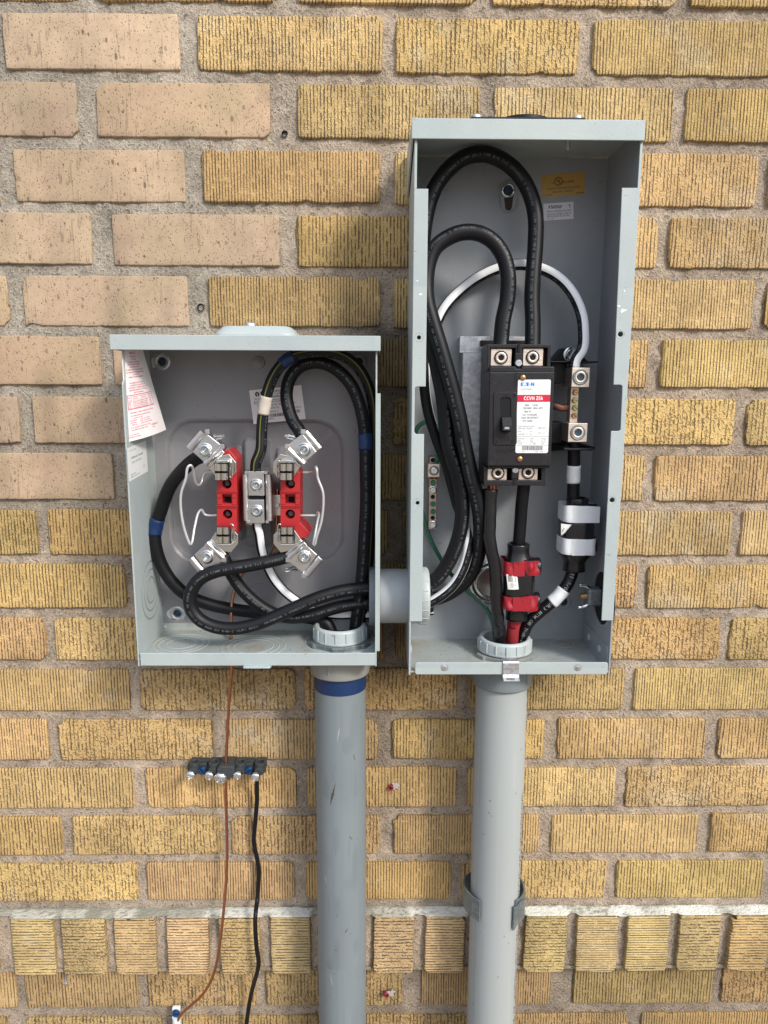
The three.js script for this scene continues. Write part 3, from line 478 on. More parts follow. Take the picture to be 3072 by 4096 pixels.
{
  const zb = 0.0125, ex0 = P(362, 1060, zb).x, ex1 = P(745, 1060, zb).x, ey0 = P(556, 1217, zb).y, ey1 = P(556, 905, zb).y, oR = 0.034;
  const outl = rr(ex0, ex1, ey0, ey1, oR), back = new THREE.Shape([V3(XL0 + T, yLf - 0.004, 0), V3(XL1 - T, yLf - 0.004, 0), V3(XL1 - T, ztop - 0.002, 0), V3(XL0 + T, ztop - 0.002, 0)].map((p) => new THREE.Vector2(p.x, p.y)));
  const hp = new THREE.Path(); outl.slice().reverse().forEach((p, i) => (i ? hp.lineTo(p.x, p.y) : hp.moveTo(p.x, p.y))); back.holes.push(hp);
  const holes = [[350, 781, 0.0058], [383, 1325, 0.0056], [775, 781, 0.006]];
  for (const [x, y, r] of holes) { const c = P(x, y, zb); back.holes.push(circ(c, r)); }
  part(meter, 'back_panel', plate(back, zb, 0.0014, 0), M.paintInShade);
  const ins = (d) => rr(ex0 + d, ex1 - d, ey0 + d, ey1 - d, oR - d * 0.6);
  part(meter, 'recessed_panel', dish([[ins(-0.0005), zb + 0.0001], [ins(0.0008), zb - 0.0002], [ins(0.0022), zb - 0.0016], [ins(0.0040), zb - 0.0060], [ins(0.0052), zb - 0.0068], [ins(0.0070), zb - 0.007]]), M.paintInShade);
  const zr = zb - 0.007;                                            // raised pedestals in the recess
  for (const [a, b] of [[[470, 962], [528, 1166]], [[598, 962], [650, 1166]], [[528, 944], [590, 1180]]]) {
    const x0 = P(a[0], 1060, zr).x, x1 = P(b[0], 1060, zr).x, y0 = P(560, b[1], zr).y, y1 = P(560, a[1], zr).y, f = (d) => rr(x0 + d, x1 - d, y0 + d, y1 - d, 0.006 - d * 0.4);
    part(meter, 'pedestal', dish([[f(0), zr], [f(0.0012), zr + 0.001], [f(0.003), zr + 0.0058], [f(0.004), zr + 0.0064], [f(0.006), zr + 0.0065]]), M.paintInShade);
  }
  holes.forEach(([x, y, r], i) => {
    const c = P(x, y, zb);
    part(meter, 'mounting_hole', [turned([[r * 0.78, -0.004], [r * 0.80, 0.0004], [r * 1.25, 0.0014], [r * 1.5, 0.0007], [r * 1.62, 0.0001]], c), turned([[r * 0.8, -0.004], [0, -0.005]], c)], i === 2 ? M.paintInShade : M.zinc, i === 2 ? undefined : 'mounting hole ringed with bare scraped metal');
    part(meter, 'hole_plug', turned([[0, 0.0003], [r * 0.76, 0], [r * 0.78, -0.002]], V3(c.x, c.y, c.z - 0.002)), M.blueDark);
    if (i < 2) { const q = rng(50 + i), pts = []; for (let a = 0; a < 22; a++) { const an = a / 22 * 6.2832, rad = r * (1.55 + 0.30 * q() + (Math.abs(an - 3.2) < 0.6 ? 0.5 : 0)); pts.push(V3(c.x + rad * Math.cos(an), c.y + rad * Math.sin(an) * 0.95, 0)); } const s = shp(pts); s.holes.push(circ(c, r * 1.3)); part(meter, 'bare_patch', new THREE.ShapeGeometry(s).translate(0, 0, zb + 0.0003), M.bareMetal); }
  });
  { const c = P(559, 783, zb); part(meter, 'embossed_boss', turned([[0.0112, 0.0001], [0.0105, -0.0008], [0.0090, -0.0014], [0.0078, -0.0012], [0.0070, 0.0012], [0.0062, 0.0019], [0.0040, 0.0018], [0.0036, 0.0028], [0, 0.0031]], c), M.paintInShade); }
  for (const f of [1, 0.74, 0.5]) { const c = P(565, 1288, zb); part(meter, 'knockout', ringAt(V3(c.x, c.y, zb), 0.0335 * f, 0.0009), M.paintInShade); }
  for (const f of [1, 0.72, 0.45]) part(meter, 'knockout', ringAt(V3(XL0 + T, P(322, 1278, 0.06).y, 0.052), 0.033 * f, 0.0009, 'x'), M.paintInShade);
  for (const [x, y, rs] of [[392, 1390, [0.031, 0.025, 0.0165]], [548, 1396, [0.036, 0.029, 0.022]]]) for (const r of rs) { const c = PY(x, y, yLf + T); part(meter, 'knockout', ringAt(V3(c.x, yLf + T, c.z), r, 0.0009, 'y'), M.paint); }
  // sides: front edge notched near the top
  const side = (X, t) => sidePlate([[0.003, yL0 - 0.001], [ZL, yL0 - 0.001], [ZL, P(260, 830, ZL).y], [ZL - 0.006, P(260, 818, ZL).y], [ZL - 0.006, ztop - 0.001], [0.003, ztop - 0.001]], X, t);
  part(meter, 'side_panel', side(XL0, T), M.paint);
  part(meter, 'side_panel', [side(XL1 - T, T), box(XL1 - 0.0002, XL1 + 0.0035, yL0 + 0.012, P(820, 850, ZL).y, ZL - 0.012, ZL - 0.0105, 0.0003)], M.paint);
  part(meter, 'bottom_panel', [box(XL0 + T, XL1 - T, yLf, yLf + T, 0.003, ZL, 0.0002), box(XL0 + T, XL1 - T, yLf + T, P(500, 1346, 0.0142).y, zb + 0.0002, zb + T, 0.0003)], M.floor);
  part(meter, 'bottom_lip', box(P(303, 1420, ZL + 0.001).x, P(810, 1420, ZL + 0.001).x, yL0, P(556, 1411, ZL + 0.0016).y, ZL - 0.0004, ZL + 0.0016, 0.0007), M.paint);
  for (const s of [XL0 + 0.0035, XL1 - 0.0035]) part(meter, 'rivet', turned([[0, 0.0014], [0.0016, 0.001], [0.0022, 0]], V3(s, yLf + 0.006, zb + T)), M.paint);
  const cx0 = P(237, 740, 0.108).x, cx1 = P(822, 740, 0.108).x;
  part(meter, 'top_cap', [box(cx0, cx1, capBot, ztop, 0.1065, 0.1085, 0.0007), box(cx0 + 0.0004, cx1 - 0.0004, ztop - 0.0023, ztop - 0.0003, 0.003, 0.1074, 0.0004), box(cx0 + 0.0002, cx0 + 0.0018, capBot + 0.0003, ztop - 0.0006, 0.0034, 0.1072, 0.0004), box(cx1 - 0.0018, cx1 - 0.0002, capBot + 0.0003, ztop - 0.0006, 0.0034, 0.1072, 0.0004)], M.paint);
  { const zc = 0.058, a = P(460, 718, 0.095), b = P(640, 718, 0.095), hy = P(550, 704.5, 0.088).y, y0 = ztop, cx = (a.x + b.x) / 2, w = (b.x - a.x) / 2; const pr = [[w, 0], [w, 0.0015], [w * 0.985, 0.003], [w * 0.84, hy - y0 - 0.0006], [w * 0.80, hy - y0], [0, hy - y0 + 0.0004]];
    const hub = part(meter, 'hub_cover', loftY([...pr.map(([r, h]) => [r, h, 7])], 64).translate(cx, y0, zc), M.paint, 'flat domed cover over the hub opening on top');
    part(hub, 'bolt', turned([[0.0062, 0], [0.0062, 0.003], [0.005, 0.0042], [0, 0.0046]], V3(P(549, 705, zc).x, hy, zc + 0.022), 'y', 6), M.zinc); }
  // hasp under the lip
  { const a = P(527, 1438, ZL + 0.004), b = P(586, 1446, ZL + 0.004), s = new THREE.Shape(), x0 = a.x, x1 = b.x, d0 = 0, d1 = 0.013; s.moveTo(x0, d0); s.lineTo(x1, d0); s.lineTo(x1, d1 - 0.003); s.quadraticCurveTo(x1, d1, x1 - 0.003, d1); s.lineTo(x0 + 0.003, d1); s.quadraticCurveTo(x0, d1, x0, d1 - 0.003);
    const h = new THREE.Path(); h.moveTo(x0 + 0.006, 0.0055); h.lineTo(x0 + 0.006, 0.0085); h.lineTo(x1 - 0.006, 0.0085); h.lineTo(x1 - 0.006, 0.0055); s.holes.push(h);
    part(meter, 'hasp', new THREE.ExtrudeGeometry(s, { depth: 0.0016, bevelEnabled: true, bevelSize: 0.0004, bevelThickness: 0.0004, bevelOffset: -0.0004 }).rotateX(Math.PI / 2 - 0.25).translate(0, yL0 - 0.0002, ZL - 0.001), M.paint); }
}
// print on the stickers
const lines = (x, rows, seed) => { const r = rng(seed); for (const [cx, y, w, h] of rows) { let p = cx - w / 2; while (p < cx + w / 2) { const cw = h * (0.35 + 0.3 * r()), gap = r() < 0.15 ? h * 0.5 : h * 0.14; x.fillRect(p, y - h / 2, cw * 0.34, h); x.fillRect(p, y - h / 2 + (r() < 0.5 ? 0 : h * 0.4), cw, h * 0.26); if (r() < 0.5) x.fillRect(p + cw * 0.7, y - h / 2, cw * 0.28, h); p += cw + gap; } } };
const warnTex = canvasTex(512, 1024, (x, w, h) => {
  x.fillStyle = '#e9e3e4'; x.fillRect(0, 0, w, h); x.fillStyle = '#b8304c';
  const rows = [[215, 75, 130, 22], [215, 112, 125, 16], [215, 140, 110, 14], [215, 172, 230, 15], [215, 198, 240, 15], [215, 226, 180, 15], [215, 256, 320, 15], [215, 284, 330, 15], [215, 310, 100, 14], [215, 336, 250, 15], [215, 400, 240, 15], [215, 426, 250, 15], [200, 452, 260, 15], [215, 478, 270, 15], [215, 506, 150, 15]];
  lines(x, rows, 5); x.font = 'bold 19px sans-serif'; x.fillText('ON A', 340, 458);
  x.lineWidth = 7; x.strokeStyle = '#c02c4c'; x.strokeRect(45, 530, 380, 150); x.lineWidth = 2; for (const y of [582]) { x.beginPath(); x.moveTo(45, y); x.lineTo(425, y); x.stroke(); } for (const v of [95, 330]) { x.beginPath(); x.moveTo(v, 530); x.lineTo(v, 680); x.stroke(); }
  lines(x, [[70, 556, 36, 12], [150, 549, 80, 10], [150, 568, 70, 10], [265, 549, 110, 10], [265, 568, 70, 10], [378, 549, 70, 10], [378, 568, 50, 10]], 8);
  for (let i = 0; i < 5; i++) lines(x, [[70, 598 + i * 18, 28, 11], [165, 598 + i * 18, 110, 11], [270, 598 + i * 18, 100, 11], [378, 598 + i * 18, 44, 11]], 20 + i);
  x.font = 'bold 19px sans-serif'; lines(x, [[160, 722, 200, 15], [150, 756, 160, 14], [150, 782, 110, 13], [90, 806, 70, 12], [90, 830, 70, 12], [90, 853, 70, 12], [130, 884, 150, 14], [130, 910, 130, 14]], 40);
  x.fillText('RCUIT RATING', 255, 728); x.fillText('TED WITH', 235, 762); x.font = 'bold 17px sans-serif'; x.fillText('HUB - CAT #7517', 170, 812); x.fillText('HUB - CAT #7518', 170, 836); x.fillText('LONG PLATE  #7551', 170, 859); x.fillText('DUIT HUB', 208, 890); x.fillText('ONLY', 208, 916); x.font = 'bold 27px sans-serif'; x.fillText('1000072', 300, 912); x.font = 'bold 17px sans-serif'; x.fillText('REV. I', 312, 938);
  lines(x, [[80, 960, 90, 13], [90, 985, 120, 13]], 60);
});
const catTex = canvasTex(384, 640, (x, w, h) => {
  x.fillStyle = '#e4e6e6'; x.fillRect(0, 0, w, h); x.fillStyle = '#1c1f22'; const put = (t, px, py, size, wd, bold) => { x.save(); x.font = `${bold ? 'bold ' : ''}${size}px sans-serif`; x.translate(px, py); x.scale(wd / x.measureText(t).width, 1); x.fillText(t, 0, 0); x.restore(); };
  put('CATALOG NUMBER', 40, 85, 26, 135); put('U7040-XL-TG-HSP', 70, 240, 52, 235, true); put('MEG APPROVED', 85, 330, 46, 190); put('1022', 290, 475, 26, 45); put('REV. D', 290, 515, 26, 50); put('MILBANK MFG. CO.', 45, 545, 26, 110, true); put('GENERAL OFFICES, K.C. MO', 45, 590, 26, 170, true);
});
const bars = (x, px, py, w, h, seed) => { const r = rng(seed); let p = px; while (p < px + w) { const b = 1 + Math.floor(r() * 4) * 1.4; x.fillRect(p, py, b, h); p += b + 1.5 + Math.floor(r() * 3) * 1.6; } };
const makerTex = canvasTex(640, 400, (x, w, h) => {
  x.fillStyle = '#e4dfe0'; x.fillRect(0, 0, w, h); x.fillStyle = '#1c1c22';
  x.beginPath(); x.ellipse(92, 55, 26, 30, 0, 0, 7); x.fill(); x.beginPath(); x.ellipse(150, 55, 26, 30, 0, 0, 7); x.fill(); x.fillStyle = '#e4dfe0'; x.fillRect(88, 40, 9, 48); x.fillRect(126, 40, 9, 48); x.fillStyle = '#1c1c22';
  x.font = '26px sans-serif'; x.fillText('MILBANK', 48, 118); x.fillRect(36, 134, 470, 4); x.font = 'bold 28px sans-serif'; x.fillText('Mfg Date', 250, 46); x.fillText('Quality', 262, 108); x.font = '24px sans-serif'; x.fillText('Sep 11 2025', 246, 76);
  x.font = 'bold 28px sans-serif'; x.fillText('Prt Num', 36, 170); x.fillText('Desc', 76, 205); x.fillText('Plant', 80, 240); x.font = '27px sans-serif'; x.fillText('U7040-XL-TG-HSP', 168, 168); x.fillText('4T RL OU -TG HSP  EOL_ELD', 206, 204); x.font = '23px sans-serif'; x.fillText('El Dorado, AR', 190, 238); x.fillText('Made in US by patents m', 66, 282); x.fillText('m/patents', 500, 260);
  bars(x, 200, 300, 190, 38, 9); bars(x, 490, 280, 96, 38, 10); x.font = '29px sans-serif'; x.fillText('U  4T2000251...', 80, 368);
});
sticker(meter, 'warning_label', [P(262, 748, 0.099), P(306, 748, 0.066), P(359, 928, 0.040), P(273, 956, 0.099)], warnTex, 'white paper sheet with red print, hanging loose down the side panel', 0.004, 0.6, 14);
sticker(meter, 'catalog_label', [PX(273.6, 968.6, XL0 + T + 0.0003), PX(315, 951.5, XL0 + T + 0.0003), PX(319.7, 1018, XL0 + T + 0.0003), PX(278, 1041.5, XL0 + T + 0.0003)], catTex, 'small white catalogue number label on the side panel', 0, 0.5);
sticker(meter, 'maker_label', [P(538, 843.5, 0.0129), P(650.6, 831.7, 0.0129), P(660.4, 904.8, 0.0129), P(548, 916, 0.0129)], makerTex, 'white maker label with barcode on the back panel', 0, 0.4);

// ---------------------------------------------------------------- terminal blocks
const mz_ = zoomed(378, 918, 0.20834);
function terminalBlock(xm, left, label) {                          // xm: centre of the jaws in detail units; the left block has its long red side to the right
  const zf = 0.074, s = left ? 1 : -1, q = (x, y) => mz_(x, y), o = thing('terminal_block', label, 'terminal block', P(...q(xm + 45 * s, 770), 0.02));
  const fx0 = left ? 433 : 1092, fx1 = left ? 640 : 1296;
  const out = left ? [[433, 1110], [433, 420], [470, 290], [555, 250], [640, 350], [640, 1140], [600, 1180], [520, 1180]] : [[1092, 1150], [1092, 380], [1180, 320], [1296, 500], [1296, 1010], [1400, 1120], [1380, 1170], [1160, 1180]];
  const face = shp(out.map((p) => P(...q(...p), zf)));
  const hx = left ? [537, 545] : [1195, 1195], holes = [[hx[0], 612], [hx[1], 925]];
  for (const [x, y] of holes) face.holes.push(circ(P(...q(x, y), zf), 0.0058));
  const sq = left ? [488, 588] : [1143, 1245]; { const h = new THREE.Path(), a = P(...q(sq[0], 722), zf), b = P(...q(sq[1], 815), zf); h.moveTo(a.x, a.y); h.lineTo(a.x, b.y); h.lineTo(b.x, b.y); h.lineTo(b.x, a.y); h.closePath(); face.holes.push(h); }
  const body = part(o, 'insulator', [plate(face, zf, 0.036, 0.0006), boxV(q(fx0 + 20, 560), q(fx1 - 20, 980), zf - 0.013, 0.02, 0.001)], M.red);
  for (const y of [697, 845]) part(body, 'rib', [boxV(q(fx0 - 4, y - 12), q(fx1 + 4, y - 1), zf + 0.0016, zf - 0.004, 0.0008), boxV(q(fx0 - 4, y + 3), q(fx1 + 4, y + 13), zf + 0.0016, zf - 0.004, 0.0008)], M.red);
  part(body, 'rib', [boxV(q(fx0 + 2, 712), q(sq[0] - 3, 760), zf + 0.0009, zf - 0.003, 0.0006), boxV(q(fx0 + 2, 768), q(sq[0] - 3, 828), zf + 0.0009, zf - 0.003, 0.0006), boxV(q(sq[1] + 3, 712), q(fx1 - 2, 760), zf + 0.0009, zf - 0.003, 0.0006), boxV(q(sq[1] + 3, 768), q(fx1 - 2, 828), zf + 0.0009, zf - 0.003, 0.0006)], M.red);
  for (const [x, y] of holes) { const c = P(...q(x + 12, y - 10), zf - 0.0125); part(body, 'bore', turned([[0.0057, 0.0110], [0.0056, 0.0004], [0, 0.0002]], P(...q(x, y), zf - 0.0126), 'z', 24), M.bore); slotScrew(o, c.add(V3(0.0004, 0.0004, 0.0006)), 0.0036, -0.8, M.zincOld, { h: 0.0018 }); }
  { const a = P(...q((sq[0] + sq[1]) / 2 + 10, 772), zf - 0.0122); part(o, 'recess', box(a.x - 0.0028, a.x + 0.0034, a.y - 0.0036, a.y + 0.003, a.z - 0.001, a.z + 0.0004, 0.0006), M.hole); }
  for (const up of [true, false]) {
    const v = up ? 1 : -1, jx = xm + (up ? 0 : left ? 18 : 7), jy = up ? 485 : 1140, f = (dx, dy) => q(jx + dx * s, jy + dy * v), zp = 0.079;
    part(o, 'jaw_plate', [plateV([f(-137, -45), f(-20, -165), f(73, -185), f(148, -95), f(148, 0), f(95, 62), f(-68, 50)], zp, 0.0026, 0.0006)], M.tin);
    // lug: square aluminium body, rolled outer edge, ridge towards the jaw
    const lug = part(o, 'lug', [plateV([f(-307, -205), f(-162, -400), f(28, -250), f(-137, -55)], 0.0805, 0.020, 0.0009), rod(P(...f(-335, -240), 0.078), P(...f(-190, -412), 0.078), 0.0042, 18), plateV([f(-362, -262), f(-217, -425), f(-172, -400), f(-315, -215)], 0.079, 0.004, 0.0008), rod(P(...f(-172, -82), 0.080), P(...f(-10, -232), 0.080), 0.0032, 16), plateV([f(-200, -100), f(-28, -258), f(28, -200), f(-128, -40)], 0.080, 0.003, 0.0008), boxV(f(-160, -420).map((t, i) => t - (i ? 4 : 4)), f(-160, -420).map((t) => t + 6), 0.0825, 0.076, 0.0005), boxV(f(0, -262).map((t) => t - 5), f(0, -262).map((t) => t + 5), 0.0825, 0.076, 0.0005)], M.alu);
    socketScrew(lug, P(...f(up ? -175 : -173, up ? -227 : -147 - 80), 0.081), 0.0062);
    // stranded end of the conductor coming out of the lug
    { const r = rng(up ? 5 : 9), a = P(...f(-75, -345), 0.066), g = []; for (let i = 0; i < 14; i++) { const d = P(...f(-20 + 45 * r(), -350 - 40 * r()), 0.060 + 0.014 * r()); g.push(rod(a.clone().add(V3((r() - 0.5) * 0.008, (r() - 0.5) * 0.008, (r() - 0.5) * 0.008)), d, 0.0007, 6)); } part(lug, 'wire_strands', g, M.zinc); }
    // spring jaw: two rolled columns, each split in two
    const jaw = []; for (const dx of [-40, 26]) for (const dy of [-45, 48]) { const a = P(...q(jx + dx, jy + dy - 36), 0.0885), b = P(...q(jx + dx, jy + dy + 34), 0.0885); const c = rod(a, b, 0.0034, 20); c.translate(0, 0, 0); jaw.push(c); }
    part(o, 'jaw_shade', [boxV(q(jx - 76, jy - 86), q(jx + 64, jy + 88), 0.0840, 0.0796, 0.0003)], M.hole);  // near-black slab added behind the columns to paint shade into their gaps
    const top = [f(-62, -118), f(60, -122), f(78, -104), f(72, -92), f(-66, -92)]; jaw.push(plateV(top, 0.0905, 0.011, 0.0008));
    part(o, 'jaw', jaw, M.tin);
    const loop = curveOf([[...q(jx + 72 * s, jy - 110), 0.086], [...q(jx + 92 * s, jy - 112), 0.087], [...q(jx + 104 * s, jy - 70), 0.086], [...q(jx + 106 * s, jy + 30), 0.085], [...q(jx + 98 * s, jy + 64), 0.084], [...q(jx + 84 * s, jy + 58), 0.083], [...q(jx + 86 * s, jy - 40), 0.083]]);
    part(o, 'spring', sweep(loop, 0.0009, 0, 1, { seg: 8, step: 0.002 }), M.tin);
  }
  // bent bail wire
  const pts = left ? [[415, 490, .062], [345, 485, .06], [302, 510, .06], [275, 598, .064], [245, 626, .068], [212, 590, .074], [184, 450, .086], [158, 418, .092], [132, 440, .093], [112, 560, .093], [66, 700, .093], [60, 850, .093], [90, 1050, .093], [138, 1200, .092], [158, 1240, .091], [174, 1222, .088], [204, 1060, .078], [246, 905, .066], [276, 880, .062], [310, 928, .06], [352, 938, .06], [440, 936, .06]]
    : [[1322, 492, .06], [1400, 493, .062], [1444, 495, .07], [1455, 455, .084], [1463, 436, .09], [1471, 460, .092], [1480, 545, .092], [1532, 690, .093], [1540, 790, .093], [1518, 1000, .093], [1466, 1170, .093], [1448, 1245, .092], [1437, 1240, .091], [1448, 1160, .086], [1478, 1000, .074], [1492, 925, .066], [1478, 908, .062], [1462, 935, .06], [1400, 938, .06], [1300, 938, .06]];
  part(o, 'bail', sweep(curveOf(pts.map(([x, y, z]) => [...q(x, y), z])), 0.00142, 0, 1, { seg: 12, step: 0.0015 }), M.bail);
  return o;
}
terminalBlock(487, true, 'red terminal block with silver jaws, nearest the left side of the meter socket');
terminalBlock(1163, false, 'red terminal block with silver jaws, right of the silver neutral block');
{
  const q = mz_, o = thing('neutral_block', 'silver aluminium neutral block with two socket screws between the red blocks', 'terminal block', P(...q(845, 770), 0.012)), zf = 0.072;
  part(o, 'lug_body', [boxV(q(757, 480), q(925, 735), zf, 0.030, 0.0008), boxV(q(757, 775), q(925, 1022), zf, 0.030, 0.0008)], M.alu);
  part(o, 'slot', boxV(q(760, 728), q(922, 782), zf - 0.004, 0.03, 0.0005), M.hole);
  const bar = (x0, x1, z) => { const a = P(...q(x0, 515), z), b = P(...q(x0, 995), z), c = P(...q(x1, 515), z); const w = c.x - a.x; return [rod(V3(a.x + w * 0.5, a.y, z - 0.003), V3(a.x + w * 0.5, b.y, z - 0.003), w * 0.5, 24), box(a.x, a.x + w, b.y, a.y, 0.02, z - 0.003, 0.0005)]; };
  part(o, 'side_channel', [...bar(692, 752, zf + 0.001), ...bar(930, 1000, zf + 0.001)], M.alu);
  part(o, 'corner_tab', [boxV(q(720, 482), q(752, 512), zf + 0.001, 0.05, 0.0005), boxV(q(922, 482), q(958, 512), zf + 0.001, 0.05, 0.0005), boxV(q(738, 992), q(772, 1020), zf + 0.001, 0.05, 0.0005), boxV(q(938, 992), q(974, 1020), zf + 0.001, 0.05, 0.0005)], M.alu);
  socketScrew(o, P(...q(843, 622), zf + 0.0003), 0.0056); socketScrew(o, P(...q(847, 890), zf + 0.0003), 0.0056);
  part(o, 'bonding_strap', [boxV(q(985, 726), q(1096, 940), 0.047, 0.0445, 0.0005)], M.tin); slotScrew(o, P(...q(1058, 833), 0.047), 0.0031, 2.2, M.steel, { h: 0.002 });
  for (const g of [boxV(q(985, 480), q(1026, 720), 0.035, 0.02, 0.0005), boxV(q(730, 1010), q(950, 1040), 0.04, 0.02, 0.0005)]) part(o, 'side_plate', g, M.tin);
}

// ================================================================ BREAKER ENCLOSURE (right box)
const ZR = 0.106, XR0 = 0.0375, XR1 = 0.2582;
const yRb = P(1120, 1456, ZR).y, yRf = P(1120, 1381, 0.006).y, capT = P(1140, 257, 0.110).y, capB = P(1140, 302, 0.110).y;
const enc = thing('breaker_enclosure', 'tall open grey breaker enclosure without its cover, the right box', 'breaker box', V3((XR0 + XR1) / 2, yRb, 0.003));
{
  const back = new THREE.Shape([[XR0 + T, yRf - 0.002], [XR1 - T, yRf - 0.002], [XR1 - T, capT - 0.003], [XR0 + T, capT - 0.003]].map((p) => new THREE.Vector2(...p)));
  const hb = P(1218, 1300, 0.006); back.holes.push(circ(hb, 0.0045));
  part(enc, 'back_panel', plate(back, 0.006, 0.0015, 0), M.paintInShade2);
  part(enc, 'mounting_hole', [turned([[0.0044, -0.003], [0.0046, 0.0006], [0.0062, 0.0014], [0.0088, 0.0008], [0.0095, 0.0001]], hb)], M.paintInShade2);
  part(enc, 'hole_plug', turned([[0, 0.0006], [0.0038, 0.0002], [0.0043, -0.0022]], V3(hb.x, hb.y, hb.z - 0.0005)), M.blueDark);
  const side = (X, holes = []) => sidePlate([[0.0035, yRb - 0.0008], [ZR, yRb - 0.0008], [ZR, capT - 0.003], [0.0035, capT - 0.003]], X, T, holes);
  part(enc, 'side_panel', side(XR0), M.paint);
  const kc = [PX(1281, 1284, XR1 - T).z + 0.0300, PX(1290, 1284, XR1 - T).y], kh = new THREE.Path(); kh.absarc(kc[0], kc[1], 0.0300, 0, Math.PI * 2, true);
  part(enc, 'side_panel', side(XR1 - T, [kh]), M.paintInShade2);
  part(enc, 'knockout_ring', ringAt(V3(XR1 - T, kc[1], kc[0]), 0.0345, 0.0014, 'x'), M.paintInShade2);
  part(enc, 'closing_plate', turned([[0, 0], [0.038, 0], [0.038, 0.0012], [0, 0.0012]], V3(XR1 + 0.0004, kc[1], kc[0]), 'x', 36), M.black, 'dark plate closing the side knockout');
  // flanges folded in along both sides, notched half way
  const fl = (L) => {
    const pts = L ? [[893, 408], [925, 408], [919.5, 835], [900, 835], [896, 838], [895, 933], [898, 937.5], [916, 937.5], [911.5, 1342], [888, 1342]] : [[1374, 406], [1343, 406], [1325, 831], [1340, 831], [1344, 834], [1340, 928], [1336, 931], [1319.5, 931], [1299, 1340], [1325, 1340]];
    const s = shp(pts.map((p) => P(p[0], p[1], ZR))); const fix = s.getPoints(); const X = L ? XR0 : XR1; const s2 = new THREE.Shape(fix.map((p, i) => ((L ? i === 0 || i === fix.length - 1 || p.x < XR0 + 0.002 : i === 0 || i === fix.length - 1) ? new THREE.Vector2(X, p.y) : p)));
    for (const [x, y] of L ? [[905, 729], [902, 1086]] : [[1340, 722], [1322, 1080]]) s2.holes.push(circ(P(x, y, ZR), 0.0026));
    return plate(s2, ZR + 0.0008, T, 0.0005);
  };
  part(enc, 'flange', fl(true), M.paint); part(enc, 'flange', fl(false), M.paint);
  for (const [x, y] of [[905, 729], [902, 1086], [1340, 722], [1322, 1080]]) { const c = P(x, y, ZR + 0.0008); part(enc, 'threaded_insert', turned([[0.0044, 0.0001], [0.0036, -0.0004], [0.0027, -0.0012], [0.0023, -0.006], [0, -0.008]], c), M.zincOld); }
  for (const g of [box(XR0, XR0 + 0.0026, P(890, 408, ZR).y, capB + 0.001, ZR - 0.001, ZR + 0.0008, 0.0004), box(XR1 - 0.0026, XR1, P(1375, 408, ZR).y, capB + 0.001, ZR - 0.001, ZR + 0.0008, 0.0004)]) part(enc, 'side_edge', g, M.paint);
  part(enc, 'bottom_panel', box(XR0 + T, XR1 - T, yRf - T, yRf, 0.0035, ZR, 0.0003), M.floor);
  const lx0 = P(896.5, 1443, ZR).x, lx1 = P(1312.5, 1443, ZR).x, ly1 = P(1120, 1430, ZR).y;
  part(enc, 'bottom_lip', plate(shp(rr(lx0, lx1, yRb, ly1, 0.003)), ZR + 0.0014, T, 0.0006), M.paint);
  for (const x of [960, 1248]) { const c = P(x, 1442, ZR + 0.0014); part(enc, 'lip_screw', turned([[0, 0.0006], [0.0024, 0.0005], [0.0026, -0.0001], [0.0042, 0.0002], [0.0046, -0.0003]], c), M.zinc); }
  // folded end tabs riveted to the sides near the floor
  for (const [X, d] of [[XR1 - T, -1], [XR0 + T, 1]]) {
    part(enc, 'end_tab', sidePlate([[0.012, yRf], [ZR - 0.004, yRf], [ZR - 0.004, yRf + 0.020], [ZR - 0.009, yRf + 0.026], [0.020, yRf + 0.026], [0.012, yRf + 0.020]], d < 0 ? X - 0.0014 : X, 0.0014), M.paintInShade2);
    for (const z of [0.036, 0.076]) part(enc, 'rivet', turned([[0.0045, 0], [0.0040, 0.0012], [0.002, 0.0018], [0, 0.0018]].map(([r, h]) => [r, d < 0 ? -h : h]), V3(X + d * 0.0014, yRf + 0.014, z), 'x', 18), M.paint);
  }
  { const c = PY(1215, 1390, yRf); part(enc, 'knockout', ringAt(V3(c.x, yRf, c.z), 0.0135, 0.0007, 'y'), M.paint); }
  // hood over the top with skirts down the sides
  const cx0 = P(889, 280, 0.110).x, cx1 = P(1394, 280, 0.110).x;
  part(enc, 'top_cap', [box(cx0, cx1, capB, capT, 0.1085, 0.1105, 0.0008), box(cx0 + 0.0005, cx1 - 0.0005, capT - 0.0023, capT - 0.0003, 0.0034, 0.1092, 0.0004),
    sidePlate([[0.003, capT - 0.0445], [0.02, capT - 0.044], [0.1088, capB], [0.1088, capT - 0.001], [0.003, capT - 0.001]], cx0 + 0.0003, 0.0016), sidePlate([[0.003, capT - 0.0445], [0.02, capT - 0.044], [0.1088, capB], [0.1088, capT - 0.001], [0.003, capT - 0.001]], cx1 - 0.0019, 0.0016)], M.paint);
  { const zc = 0.074, x0 = P(1016, 250, 0.088).x, x1 = P(1266, 250, 0.088).x, yt = P(1140, 251.5, 0.090).y, ym = P(1140, 246.5, 0.087).y;
    const pl = part(enc, 'closure_plate', [box(x0, x1, capT, yt, 0.012, zc + 0.016, 0.002), turned([[0.052, 0], [0.050, ym - yt - 0.0006], [0.045, ym - yt], [0, ym - yt + 0.0003]].map(([r, h]) => [Math.min(r, 0.030), h]), V3((x0 + x1) / 2, yt, 0.058), 'y', 36)], M.black, 'black closure plate bolted over the top opening');
    for (const x of [1029, 1247]) { const c = P(x, 250, zc); part(pl, 'bolt', turned([[0.0058, 0], [0.0058, 0.0052], [0.0048, 0.0062], [0, 0.0062]], V3(c.x, yt, c.z), 'y', 6), M.zinc); } }
